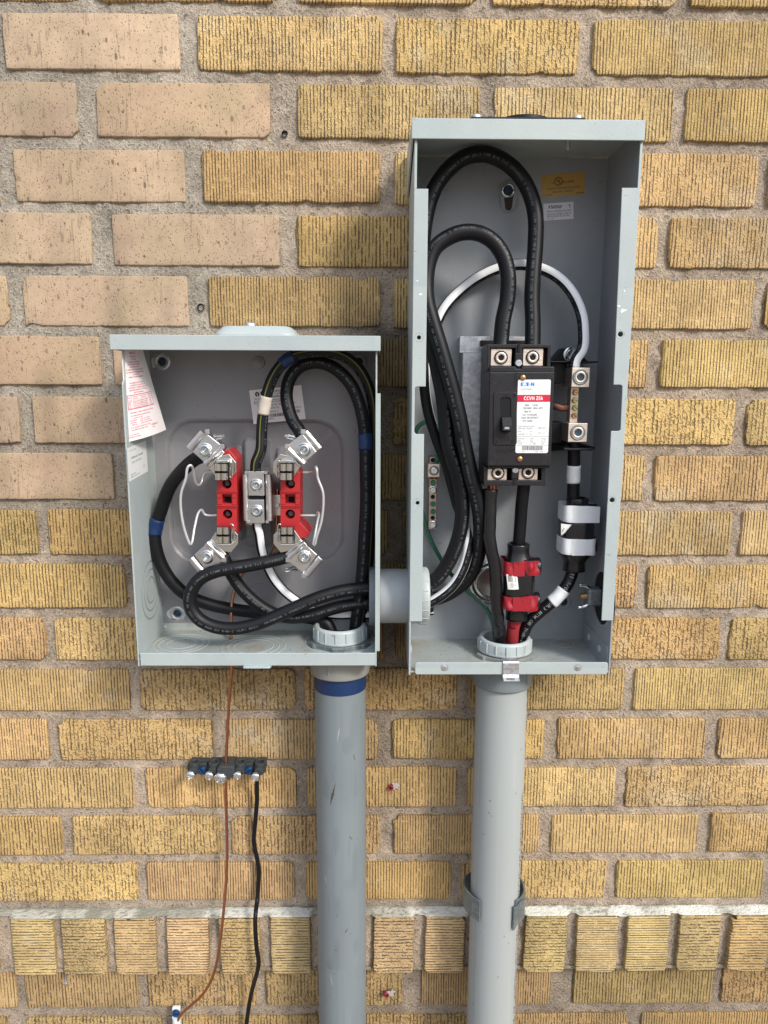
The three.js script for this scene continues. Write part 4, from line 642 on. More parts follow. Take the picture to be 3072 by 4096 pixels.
  { const c = P(1203, 322, 0.030); const g = []; for (let i = 0; i < 9; i++) g.push(turned([[0.0023, 0], [0.003, 0.0007], [0.0023, 0.0014]], V3(c.x, capT - 0.004 - 0.0014 * (i + 1), 0.075), 'y', 16)); part(enc, 'bolt_stub', g, M.zinc); }
  { // washered bolt in its slotted dimple
    const c = P(1098, 412, 0.006); const w = P(1097, 440, 0.006), k = 0.0118, f = (d) => { const o = []; for (let i = 0; i <= 16; i++) { const a = Math.PI * i / 16; o.push(V3(c.x + (k - d) * Math.cos(a), c.y + (k - d) * Math.sin(a), 0)); } for (let i = 0; i <= 16; i++) { const a = Math.PI + Math.PI * i / 16; o.push(V3(w.x + 0.0004 + (k - 0.0018 - d) * Math.cos(a), w.y + (k - 0.0018 - d) * Math.sin(a), 0)); } return o; };
    part(enc, 'dimple', dish([[f(0), 0.0061], [f(0.0014), 0.0078], [f(0.0028), 0.0086], [f(0.004), 0.0086]]), M.paintInShade2);
    part(enc, 'keyhole', new THREE.ShapeGeometry(shp(f(0.0062))).translate(0, -0.004, 0.0088), std({ color: C(0.05, 0.042, 0.035), roughness: 0.9 }));
    const b = P(1097.5, 411, 0.013); part(enc, 'wall_bolt', [turned([[0.0080, -0.004], [0.0080, 0], [0.0066, 0.0012], [0.0055, 0.0012], [0.0050, 0], [0.0050, -0.004]], b, 'z', 32)], M.chrome); part(enc, 'bolt_socket', turned([[0, 0], [0.0051, 0.0003], [0.0052, -0.003]], V3(b.x, b.y, b.z - 0.003)), M.blueDark); }
  { // round plug of bright galvanised steel in the back, rim over rim
    const c = P(1062, 1258, 0.0065); part(enc, 'knockout_plug', [turned([[0.0272, 0], [0.0262, 0.0016], [0.0238, 0.0018], [0.0222, 0.0004], [0.0206, 0.0004], [0.0192, 0.0018], [0.0180, 0.0014], [0.0172, 0.0004], [0, 0.0006]], c, 'z', 48)], M.steel, 'shiny round plug in the back panel');
    for (const a of [0.35, 2.6, 4.05]) { const g = box(-0.0045, 0.0045, -0.002, 0.002, 0, 0.0022, 0.0005).rotateZ(a + Math.PI / 2).translate(c.x + 0.0262 * Math.cos(a), c.y + 0.0262 * Math.sin(a), c.z); part(enc, 'plug_clip', g, M.steel); } }
  { // wing bolt through the side closure
    const Y = kc[1], z = 0.060, a = P(1196, 1285, z).x; void a; const xs = P(1252, 1285, z).x, xe = XR1 - 0.001, o = [];
    part(enc, 'clamp_bar', [box(xs + 0.008, XR1 + 0.0002, Y - 0.010, Y + 0.010, 0.050, 0.068, 0.003)], M.zincOld);
    o.push(rod(V3(xs + 0.001, Y, z), V3(xe, Y, z), 0.0028, 14)); for (let i = 0; i < 8; i++) o.push(turned([[0.0026, 0], [0.0034, 0.0006], [0.0026, 0.0012]], V3(xs + 0.0012 + i * 0.0013, Y, z), 'x', 14)); part(enc, 'bolt', o, M.bronze);
    const wg = []; for (const s of [-1, 1]) { const cv = new THREE.CatmullRomCurve3([V3(xs + 0.013, Y + s * 0.003, z), V3(xs + 0.012, Y + s * 0.007, z), V3(xs + 0.008, Y + s * 0.0115, z), V3(xs - 0.001, Y + s * 0.0135, z)]); wg.push(sweep(cv, 0.0023, 0, 1, { seg: 10, step: 0.001 })); } wg.push(turned([[0.0036, 0], [0.0055, 0.001], [0.0055, 0.005], [0.0036, 0.006]], V3(xs + 0.0095, Y, z), 'x', 20)); part(enc, 'wing_nut', wg, M.chrome); }
  const gold = canvasTex(640, 330, (x, w, h) => {
    x.fillStyle = '#c2994e'; x.fillRect(0, 0, w, h); x.fillStyle = '#11131c'; x.font = 'bold 30px sans-serif'; x.fillText('L', 40, 48); x.lineWidth = 11; x.strokeStyle = '#11131c'; x.beginPath(); x.arc(255, 108, 56, 0, 7); x.stroke();
    x.font = 'bold 62px sans-serif'; x.fillText('U', 224, 118); x.fillText('L', 258, 142); x.font = 'bold 38px sans-serif'; x.fillText('C', 162, 138); x.font = 'bold 40px sans-serif'; x.save(); x.translate(318, 138); x.scale(0.82, 1); x.fillText('US  LISTED', 0, 0); x.restore();
    x.font = '36px sans-serif'; const put = (t, px, py, wd) => { x.save(); x.translate(px, py); x.scale(wd / x.measureText(t).width, 1); x.fillText(t, 0, 0); x.restore(); }; put('CIRCUIT BREAKER ENCLOSURE', 84, 222, 490); put('ISSUE NO.  0163443', 158, 272, 310); x.font = 'bold 30px sans-serif'; put('E-11713', 30, 312, 115); put('30-9166', 512, 312, 115);
  });
  sticker(enc, 'rating_label', [P(1168.6, 378, 0.0064), P(1263, 371.5, 0.0064), P(1263.5, 420, 0.0064), P(1170, 427.5, 0.0064)], gold, 'gold label with black print', 0, 0.3);
  const whiteLab = canvasTex(512, 300, (x, w, h) => { x.fillStyle = '#e2e2e8'; x.fillRect(0, 0, w, h); x.fillStyle = '#141722'; x.font = 'bold 76px sans-serif'; x.fillText('F505@', 84, 96); x.fillText('1', 425, 92); x.font = '43px sans-serif'; const put = (t, py, wd) => { x.save(); x.translate(56, py); x.scale(wd / x.measureText(t).width, 1); x.fillText(t, 0, 0); x.restore(); }; put('When making technical', 160, 410); put('inquires. Please refer to', 208, 415); put('this number & Cat. No.', 246, 395); x.font = '27px sans-serif'; x.fillText('30-17136', 66, 285); });
  sticker(enc, 'service_label', [P(1173.5, 440, 0.0064), P(1238.7, 435.5, 0.0064), P(1239, 472.6, 0.0064), P(1174.6, 477, 0.0064)], whiteLab, 'small white label with black print', 0, 0.45);
  // bright folded hasp over the lip
  { const x0 = P(1087, 1445, ZR + 0.004).x, x1 = P(1121.5, 1445, ZR + 0.004).x, y1 = P(1104, 1429, ZR + 0.003).y, prof = [[ZR - 0.006, y1], [ZR + 0.0022, y1], [ZR + 0.0030, y1 - 0.002], [ZR + 0.0032, yRb + 0.0005], [ZR + 0.0046, yRb - 0.0018], [ZR + 0.0085, yRb - 0.0032], [ZR + 0.0088, yRb - 0.0046], [ZR + 0.0040, yRb - 0.0034], [ZR + 0.0018, yRb + 0.0002], [ZR + 0.0016, y1 - 0.0022], [ZR - 0.006, y1 - 0.0012]];
    const h = part(enc, 'hasp', sidePlate(prof, x0, x1 - x0), M.zinc, 'bright galvanised hasp hooked over the bottom lip'); part(h, 'slot', box((x0 + x1) / 2 - 0.0055, (x0 + x1) / 2 + 0.004, yRb - 0.0036, yRb - 0.0024, ZR + 0.0056, ZR + 0.0078, 0.0004), M.hole); }
  // paint knocked off the flanges
  { const chip = (x, y, k, seed) => { const r = rng(seed), pts = []; for (let i = 0; i < 13; i++) { const a = i / 13 * 6.283, q = k * (0.35 + 0.9 * r()); pts.push([x + q * Math.cos(a) * 1.0, y + q * Math.sin(a) * 0.8]); } part(enc, 'paint_chip', new THREE.ShapeGeometry(shp(pts.map((p) => P(p[0], p[1], ZR + 0.0010)))).translate(0, 0, ZR + 0.0010), M.white); }; chip(1346, 671, 8, 3); chip(1337, 662, 4, 4); chip(908, 636, 4, 5); chip(902, 607, 3, 6); chip(1349, 628, 3, 7); }
}

// ---------------------------------------------------------------- circuit breaker on its mounting plate
const bz = zoomed(972, 712.8, 0.20834);
{
  const q = bz, mp = thing('mounting_plate', 'galvanised steel mounting plate behind the black circuit breaker', 'mounting plate', P(...q(210, 700), 0.008));
  part(mp, 'plate', [boxV(q(122, 240), q(420, 1440), 0.030, 0.0285, 0.0005), boxV(q(122, 240), q(134, 1440), 0.0297, 0.0075, 0.0005)], M.zinc);
  part(mp, 'top_step', [boxV(q(100, 66), q(780, 232), 0.0245, 0.0228, 0.0006), boxV(q(101, 226), q(420, 238), 0.0305, 0.0235, 0.0005), boxV(q(102, 70), q(114, 230), 0.0240, 0.0075, 0.0005)], M.zinc);
  const br = thing('circuit_breaker', 'black two-pole circuit breaker with a white and red rating label', 'circuit breaker', P(...q(740, 900), 0.03));
  const zf = 0.097, zc = 0.088, sideL = (x0, x1, y0, y1, z, zb, r) => boxV(q(x0, y0), q(x1, y1), z, zb, r);
  // main moulding with its bevelled shoulder
  part(br, 'housing', [plateV([q(412, 392), q(424, 378), q(676, 376), q(690, 402), q(738, 402), q(752, 376), q(1072, 378), q(1084, 392), q(1085, 440), q(411, 440)], zf - 0.003, 0.062, 0.001), plateV([q(411, 436), q(1087, 432), q(1046, 1412), q(390, 1412)], zf, 0.062, 0.0012), plateV([q(394, 1408), q(1044, 1408), q(1030, 1436), q(400, 1436)], zf - 0.004, 0.05, 0.001)], M.bakelite);
  part(br, 'base', [sideL(352, 1010, 180, 1560, 0.060, 0.0310, 0.001), boxV(q(316, 108), q(934, 170), 0.040, 0.031, 0.001)], M.bakelite);
  // terminal chambers: walls round an open front
  const chamber = (x0, x1, y0, y1, lugs, up) => {
    const s = shp([q(x0, y0), q(x1, y0), q(x1, y1), q(x0, y1)].map((p) => P(...p, zc)));
    for (const [a, b, c, d] of lugs) { const h = new THREE.Path(), A = P(...q(a, c), zc), B = P(...q(b, d), zc); h.moveTo(A.x, A.y); h.lineTo(A.x, B.y); h.lineTo(B.x, B.y); h.lineTo(B.x, A.y); h.closePath(); s.holes.push(h); }
    part(br, 'terminal_chamber', plate(s, zc, 0.03, 0.0007), M.bakelite);
  };
  chamber(385, 1045, 148, 425, [[420, 674, 186, 395], [754, 1005, 184, 395]]);
  part(br, 'barrier', [boxV(q(676, 236), q(752, 376), zc + 0.0018, 0.07, 0.001), boxV(q(702, 150), q(730, 236), zc + 0.0012, 0.07, 0.0004)], M.bakelite);
  part(br, 'slit', boxV(q(704, 150), q(728, 228), zc + 0.0016, 0.072, 0.0003), M.hole);
  chamber(350, 990, 1418, 1614, [[386, 640, 1432, 1560], [706, 946, 1432, 1560]]);
  part(br, 'barrier', [boxV(q(640, 1448), q(704, 1545), zc + 0.0012, 0.07, 0.001)], M.bakelite);
  part(br, 'slit', boxV(q(652, 1550), q(680, 1616), zc + 0.0006, 0.06, 0.0003), M.hole);
  for (const [x0, x1, y0, y1, cx, cy] of [[422, 640, 194, 373, 529, 287], [756, 966, 192, 373, 857, 283], [388, 590, 1438, 1558, 497, 1484], [710, 910, 1438, 1556, 810, 1478]]) {
    const lz = zc - 0.003, lug = part(br, 'lug', boxV(q(x0, y0), q(x1, y1), lz, 0.06, 0.0006), M.lug), c = P(...q(cx, cy), lz);
    part(lug, 'set_screw', turned([[0.0072, 0.0001], [0.0070, 0.0012], [0.0062, 0.0016], [0.0058, 0.0006]], c), M.bakelite);
    part(lug, 'screw_face', [turned([[0.0057, 0.0002], [0.0056, 0.0010], [0.0034, 0.0011], [0.0031, 0.0002]], c), turned([[0.0032, 0.0009], [0.0030, -0.0001], [0, 0.0001]], c, 'z', 6)], M.lug);
    part(lug, 'hex_socket', turned([[0.0031, 0.0009], [0.0029, 0.0004], [0, 0.0004]], c, 'z', 6), M.hole);
  }
  part(br, 'lug_side', [boxV(q(968, 200), q(1002, 374), zc - 0.012, 0.06, 0.0005)], std({ color: C(0.10, 0.055, 0.04), roughness: 0.5, metalness: 0.5 }));
  { const r = rng(3); for (const [x0, x1] of [[390, 492], [712, 830]]) { const g = []; for (let i = 0; i < 13; i++) { const x = x0 + (x1 - x0) * (i + 0.5) / 13; g.push(rod(P(...q(x, 1552), 0.070 + 0.012 * r()), P(...q(x + 6 * (r() - 0.5), x0 < 500 ? 1652 : 1585), 0.070 + 0.01 * r()), 0.0009, 8)); } part(br, 'wire_strands', g, M.copper); } }
  // switch panel, slot and toggle
  const rrV = (x0, x1, y0, y1, r) => [[x0 + r, y0], [x1 - r, y0], [x1 - r * 0.3, y0 + r * 0.3], [x1, y0 + r], [x1, y1 - r], [x1 - r * 0.3, y1 - r * 0.3], [x1 - r, y1], [x0 + r, y1], [x0 + r * 0.3, y1 - r * 0.3], [x0, y1 - r], [x0, y0 + r], [x0 + r * 0.3, y0 + r * 0.3]].map((p) => q(...p));
  { const s = shp(rrV(452, 694, 642, 1194, 26).map((p) => P(...p, zf + 0.0011))), h = new THREE.Path(); rrV(522, 632, 704, 1060, 20).reverse().forEach((p, i) => { const v = P(...p, zf + 0.0011); i ? h.lineTo(v.x, v.y) : h.moveTo(v.x, v.y); }); s.holes.push(h);
    const pn = part(br, 'switch_panel', plate(s, zf + 0.0011, 0.002, 0.0004), M.bakelite);
    part(pn, 'slot', boxV(q(518, 700), q(636, 1064), zf + 0.0002, zf - 0.004, 0.0003), M.hole);
    for (const [x, y] of [[668, 680], [481, 1158], [649, 1158]]) part(pn, 'pin_hole', turned([[0.0014, 0.0002], [0.0012, 0.0001], [0, 0]], P(...q(x, y), zf + 0.0012), 'z', 14), M.hole); }
  { const a = P(...q(524, 900), zf + 0.002), b = P(...q(634, 1050), zf + 0.002), w = b.x - a.x, y0 = b.y, y1 = a.y, s = [[0, 0.001], [0, y1 - y0], [0.004, y1 - y0 - 0.0005], [0.0098, (y1 - y0) * 0.48], [0.0105, (y1 - y0) * 0.42], [0.0105, 0.0012], [0.0098, 0.0006], [0.002, 0]].map(([z, y]) => [zf + 0.0003 + z, y0 + y]);
    const tg = part(br, 'toggle', toCreasedNormals(sidePlate(s, a.x + 0.0012, w - 0.0022), 0.4), M.bakelite);
    const tt = canvasTex(160, 90, (x, w2, h2) => { x.fillStyle = '#222225'; x.fillRect(0, 0, w2, h2); x.fillStyle = '#d8d8d8'; x.font = 'bold 66px sans-serif'; x.textAlign = 'center'; x.textBaseline = 'middle'; x.fillText('200', w2 / 2, h2 / 2 + 2); });
    const zt = zf + 0.0003 + 0.01055, c = P(...q(590, 1016), zt), hw = w * 0.32, hh = hw * 90 / 160; sticker(tg, 'number_mark', [V3(c.x - hw, c.y + hh, zt), V3(c.x + hw, c.y + hh, zt), V3(c.x + hw, c.y - hh, zt), V3(c.x - hw, c.y - hh, zt)], tt, undefined, 0, 0.45, 2); }
  for (const [x, y] of [[482, 515], [1027, 510], [455, 1350], [988, 1345]]) part(br, 'moulding_ring', ringAt(P(...q(x, y), zf), 0.0044, 0.00035), M.bakelite);
  part(br, 'moulding_line', [boxV(q(669, 440), q(673, 590), zf + 0.0004, zf - 0.001, 0.0002), boxV(q(689, 440), q(693, 590), zf + 0.0004, zf - 0.001, 0.0002)], M.bakelite);
  crossScrew(br, P(...q(756, 494), zf), 0.0031, 0.75, M.bronze); crossScrew(br, P(...q(724, 1337), zf), 0.0031, 0.75, M.bronze);
  slotScrew(br, P(...q(710, 345), zc + 0.001), 0.0037, 0.12, M.steel); slotScrew(br, P(...q(677, 1450), zc), 0.0036, 1.0, M.steel);
  // raised lettering
  const { FontLoader } = await import('three/addons/loaders/FontLoader.js'), { TextGeometry } = await import('three/addons/geometries/TextGeometry.js');
  const font = await new FontLoader().loadAsync('fonts/droid/droid_sans_bold.typeface.json');
  const relief = (t, x0, x1, y, z) => { const a = P(...q(x0, y), z), b = P(...q(x1, y), z), g = new TextGeometry(t, { font, size: 1, depth: 0.05, curveSegments: 3, bevelEnabled: false }); g.computeBoundingBox(); const k = (b.x - a.x) / (g.boundingBox.max.x - g.boundingBox.min.x); return g.scale(k, k, 0.010).translate(a.x, a.y, z - 0.0001); };
  part(br, 'raised_lettering', [relief('ON', 552, 612, 696, zf + 0.0011), relief('OFF', 514, 618, 1144, zf + 0.0011), relief('EATON', 486, 652, 1270, zf)], M.bakelite);
  const lab = canvasTex(640, 1400, (x, w, h) => {
    x.fillStyle = '#e2e4e4'; x.fillRect(0, 0, w, h); const put = (t, px, py, size, wd, f = '', col = '#1f2226') => { x.fillStyle = col; x.font = `${f} ${size}px sans-serif`; x.save(); x.translate(px, py); x.scale(wd ? wd / x.measureText(t).width : 1, 1); x.fillText(t, 0, 0); x.restore(); };
    // maker's word: block letters with cuts and a dot
    const B = '#1479cf', yb = 122, yt = 54; x.fillStyle = B; x.fillRect(54, yt, 22, 68); x.fillRect(54, yt, 58, 18); x.fillRect(54, 79, 46, 17); x.fillRect(54, 105, 50, 17); x.beginPath(); x.moveTo(150, 105); x.lineTo(158, yb); x.lineTo(124, yb); x.lineTo(130, 105); x.fill(); x.beginPath(); x.moveTo(140, 76); x.lineTo(147, 92); x.lineTo(134, 92); x.fill(); x.fillRect(150, yt, 58, 18); x.fillRect(168, yt, 24, 68); x.beginPath(); x.moveTo(192, 72); x.lineTo(212, yt); x.lineTo(206, 90); x.lineTo(212, yb); x.lineTo(192, yb); x.fill(); x.beginPath(); x.arc(232, 88, 11, 0, 7); x.fill(); x.fillRect(254, yt, 21, 68); x.fillRect(299, yt, 21, 68); x.beginPath(); x.moveTo(254, yt); x.lineTo(276, yt); x.lineTo(320, yb); x.lineTo(298, yb); x.fill();
    put('Circuit Breaker', 58, 192, 36, 220); x.fillStyle = '#c8203f'; x.fillRect(0, 286, w, 136); put('CCVH 25k', 122, 386, 96, 380, 'bold', '#f6eef0');
    put('200A', 145, 500, 46, 86, 'bold'); put('2 Pole', 302, 500, 46, 108, 'bold'); put('120/240V~  60Hz  40°C', 114, 556, 46, 392, 'bold'); put('Type CC', 136, 618, 46, 148, 'bold'); put('Cat.  CCVH2200', 110, 682, 46, 282, 'bold'); put('Style  66C3072G77', 92, 738, 46, 336, 'bold'); put('75°C WIRE', 114, 800, 46, 196, 'bold');
    put('Interrupting Capacity', 38, 898, 36, 320); put('RMS Sym. Ampere', 38, 940, 36, 282); put('Volt', 38, 996, 36, 54); put('kA', 270, 996, 36, 38); put('120/240', 40, 1052, 38, 126); put('~', 182, 1054, 60, 54); put('25', 270, 1052, 38, 36);
    x.strokeStyle = '#8a8d90'; x.lineWidth = 2; x.strokeRect(408, 880, 180, 176); x.strokeStyle = '#222'; x.lineWidth = 4; x.beginPath(); x.arc(456, 920, 18, 0, 7); x.stroke(); put('UL', 444, 930, 24, 22, 'bold'); put('US LISTED', 484, 912, 17); put('CIRCUIT BREAKER', 484, 934, 15, 90); put('CSA', 440, 1022, 26, 40, 'bold'); put('LR 43556', 492, 1020, 17);
    x.fillStyle = '#222'; x.fillRect(0, 1078, w, 4); put('Terminal', 38, 1136, 36, 126); put('Wire', 38, 1180, 36, 64); put('Wire', 282, 1136, 36, 64); put('Size', 282, 1180, 36, 58); put('Torque', 496, 1136, 36, 100); put('Lb. In.', 496, 1180, 36, 86); x.fillRect(38, 1190, 134, 3); x.fillRect(282, 1190, 110, 3); x.fillRect(496, 1190, 104, 3); put('CU/AL', 38, 1234, 36, 96); put('2 - 300', 282, 1234, 36, 112); put('250', 500, 1234, 36, 56); x.fillRect(0, 1256, w, 4);
    bars(x, 126, 1262, 400, 84, 4); put('66C', 130, 1382, 30, 52); put('1438', 374, 1382, 30, 64); put('H03', 488, 1382, 30, 52);
  });
  const cr = [q(706, 515), q(1047, 513), q(1016, 1276), q(678, 1276)];
  { // rounded corners: cut the sheet as a shape and give it the label's uv
    const c3 = cr.map((p) => P(...p, zf + 0.0003)), n = 8, pos = [], uv = [], idx = [], ins = 0.055, asp = (c3[1].x - c3[0].x) / (c3[0].y - c3[3].y), pts = [];
    for (const [cx, cy, a0] of [[1 - ins, 1 - ins * asp, 0], [ins, 1 - ins * asp, 1], [ins, ins * asp, 2], [1 - ins, ins * asp, 3]]) for (let i = 0; i <= n; i++) { const a = (a0 + i / n) * Math.PI / 2; pts.push([cx + ins * Math.cos(a), cy + ins * asp * Math.sin(a)]); }
    pts.unshift([0.5, 0.5]); for (const [u, v] of pts) { const a = c3[3].clone().lerp(c3[2], u), b = c3[0].clone().lerp(c3[1], u), p = a.lerp(b, v); pos.push(p.x, p.y, p.z); uv.push(u, v); } for (let i = 1; i < pts.length; i++) idx.push(0, i, i + 1 < pts.length ? i + 1 : 1);
    const g = new THREE.BufferGeometry(); g.setAttribute('position', new THREE.Float32BufferAttribute(pos, 3)); g.setAttribute('uv', new THREE.Float32BufferAttribute(uv, 2)); g.setIndex(idx); g.computeVertexNormals(); part(br, 'rating_label', g, std({ map: lab, roughness: 0.4 }), 'white label with a red band and black print');
  }
}
// ---------------------------------------------------------------- neutral lugs on the right
const nz_ = zoomed(1177.2, 734.4, 0.11233);
{
  const q = nz_, o = thing('neutral_bar', 'neutral bar with two large square lugs on black insulators, right of the breaker', 'terminal bar', P(...q(540, 1250), 0.01)), zf = 0.078;
  part(o, 'bar', [boxV(q(484, 905), q(640, 1620), 0.062, 0.050, 0.0006), boxV(q(440, 895), q(462, 1560), 0.05, 0.046, 0.0004)], M.lug);
  [[515, 862, 530, 910, 682, 716], [445, 815, 1600, 1965, 632, 1782]].forEach(([x0, x1, y0, y1, cx, cy]) => {
    const lug = part(o, 'lug', boxV(q(x0, y0), q(x1, y1), zf, 0.040, 0.0007), M.lug), c = P(...q(cx, cy), zf);
    part(lug, 'set_screw', turned([[0.0082, 0.0001], [0.0081, 0.0010], [0.0072, 0.0015], [0.0064, 0.0012], [0.0060, 0.0004]], c, 'z', 36), M.zincOld);
    part(lug, 'screw_face', turned([[0.0061, 0.0004], [0.0060, 0.0012], [0.0041, 0.0013], [0.0038, 0.0004]], c, 'z', 36), M.lug); part(lug, 'hex_socket', [turned([[0.0040, 0.0010], [0.0036, 0.0003], [0, 0.0003]], c, 'z', 6)], M.blueDark);
  });
  [[582, 1010, M.bronze], [570, 1160, M.brass], [572, 1302, M.brass], [558, 1455, M.bronze]].forEach(([x, y, m], i) => { const c = P(...q(x, y), 0.062); slotScrew(o, c, 0.0031, -0.2 - 0.2 * i, m, { h: 0.003 }); });
  part(o, 'insulator', [boxV(q(112, 405), q(1035, 432), 0.062, 0.02, 0.0012), plateV([q(125, 405), q(330, 160), q(580, 160), q(800, 380), q(830, 410)], 0.026, 0.018, 0.001), boxV(q(120, 425), q(420, 830), 0.050, 0.007, 0.001)], M.black);
  part(o, 'insulator', [boxV(q(130, 1590), q(440, 1990), 0.050, 0.007, 0.001), boxV(q(360, 2080), q(950, 2128), 0.074, 0.066, 0.0012), sidePlate([[0.010, P(...q(500, 1985), 0.02).y], [0.070, P(...q(500, 2085), 0.072).y + 0.0015], [0.070, P(...q(500, 2128), 0.072).y + 0.001], [0.010, P(...q(500, 1985), 0.02).y - 0.010]], P(...q(250, 2030), 0.045).x, 0.006), sidePlate([[0.010, P(...q(500, 1985), 0.02).y], [0.070, P(...q(500, 2085), 0.072).y + 0.0015], [0.070, P(...q(500, 2128), 0.072).y + 0.001], [0.010, P(...q(500, 1985), 0.02).y - 0.010]], P(...q(860, 2100), 0.07).x, 0.006), boxV(q(240, 1990), q(560, 2120), 0.022, 0.007, 0.001)], M.black);
  slotScrew(o, P(...q(500, 285), 0.027), 0.0066, 1.05, M.steel, { hex: true, h: 0.003 });
  part(o, 'bonding_rod', sweep(curveOf([[...q(120, 1250), 0.045], [...q(260, 1285), 0.05], [...q(360, 1300), 0.05], [...q(460, 1290), 0.052]]), 0.0042, 0, 1, { seg: 12 }), M.oldCopper);
  { const r = rng(31), g = []; for (let i = 0; i < 10; i++) g.push(rod(P(...q(520 + 26 * i * 0.6, 470), 0.060 + 0.008 * r()), P(...q(520 + 26 * i * 0.6, 535), 0.060 + 0.008 * r()), 0.0008, 6)); part(o, 'wire_strands', g, M.zinc); }
}
// ---------------------------------------------------------------- ground bar on the left
const gz = zoomed(885.6, 885.6, 0.1465);
{
  const q = gz, o = thing('ground_bar', 'narrow copper-toned ground bar with green screws at the left of the tall box', 'terminal bar', P(...q(337, 1200), 0.006)), zf = 0.022;
  part(o, 'bar', boxV(q(282, 688), q(394, 1762), zf, 0.0065, 0.0006), M.copperBar);
  const lug = part(o, 'lug', boxV(q(264, 795), q(440, 992), zf + 0.012, 0.012, 0.0007), M.lug), c = P(...q(356, 895), zf + 0.012);
  part(lug, 'set_screw_ring', turned([[0.0055, 0.0001], [0.0054, 0.0010], [0.0045, 0.0012], [0.0042, 0.0002]], c), M.zincOld); slotScrew(lug, c, 0.0041, 1.57, M.steel, { h: 0.0018 });
  for (const y of [1072, 1385, 1497]) { slotScrew(o, P(...q(340, y), zf), 0.0032, y === 1072 ? -0.6 : -1.2, M.greenScrew, { h: 0.0032 }); }
  for (const y of [1178, 1692]) slotScrew(o, P(...q(336, y), zf), 0.0036, 1.0 + y, M.steel, { hex: true, h: 0.003 });
  for (const y of [740, 1280, 1590]) part(o, 'wire_hole', [turned([[0.0026, 0.0002], [0.0022, 0.0001], [0, 0.0001]], P(...q(336, y), zf + 0.0001), 'z', 18)], M.hole);
  { const r = rng(14), g = []; for (let i = 0; i < 11; i++) g.push(rod(P(...q(280 + i * 11, 985), 0.026 + 0.006 * r()), P(...q(284 + i * 10.5 + 6 * (r() - 0.5), 1018), 0.026 + 0.006 * r()), 0.0006, 6)); part(o, 'wire_strands', g, M.copper); }
}

// ================================================================ CONDUITS AND FITTINGS
function bushingRing(o, c, r, h, ribs) {
  const b = part(o, 'bushing', turned([[r * 0.80, 0], [r * 0.80, h - 0.002], [r * 0.83, h - 0.0002], [r * 0.9, h + 0.0004], [r * 0.965, h - 0.0008], [r, h - 0.003], [r * 1.005, 0.003], [r * 1.03, 0.0026], [r * 1.035, 0.0005], [r * 1.0, 0], [r * 0.82, 0]], c, 'y', 64), M.bushing, 'light grey ribbed plastic bushing');
  const g = []; for (let i = 0; i < ribs; i++) { const a = (i + 0.28) / ribs * 6.2832; g.push(new THREE.CapsuleGeometry(0.0010, h - 0.0055, 4, 8).translate(0, h * 0.48, 0).translate(c.x + r * 1.004 * Math.cos(a), c.y, c.z + r * 1.004 * Math.sin(a))); } part(b, 'rib', g, M.bushing);
}
function locknut(o, c, r0, r1, h, mat) {
  const s = new THREE.Shape(); const n = 6; for (let i = 0; i < n; i++) for (const [f, rr2] of [[0, r1], [0.30, r1], [0.36, r1 * 0.93], [0.94, r1 * 0.93]]) { const a = (i + f) / n * 6.2832 + 0.35; i || f ? s.lineTo(rr2 * Math.cos(a), rr2 * Math.sin(a)) : s.moveTo(rr2 * Math.cos(a), rr2 * Math.sin(a)); }
  s.holes.push(circ({ x: 0, y: 0 }, r0)); part(o, 'locknut', new THREE.ExtrudeGeometry(s, { depth: h, bevelEnabled: true, bevelSize: 0.0005, bevelThickness: 0.0005, bevelSegments: 2 }).rotateX(-Math.PI / 2).translate(c.x, c.y, c.z), mat);
}
function threads(o, c, r, h, n) { const p = []; for (let i = 0; i < n; i++) { p.push([r - 0.0011, h * i / n], [r, h * (i + 0.5) / n]); } p.push([r - 0.001, h]); part(o, 'thread', turned(p, c, 'y', 48), M.pvcDark); }
const zP = 0.052;
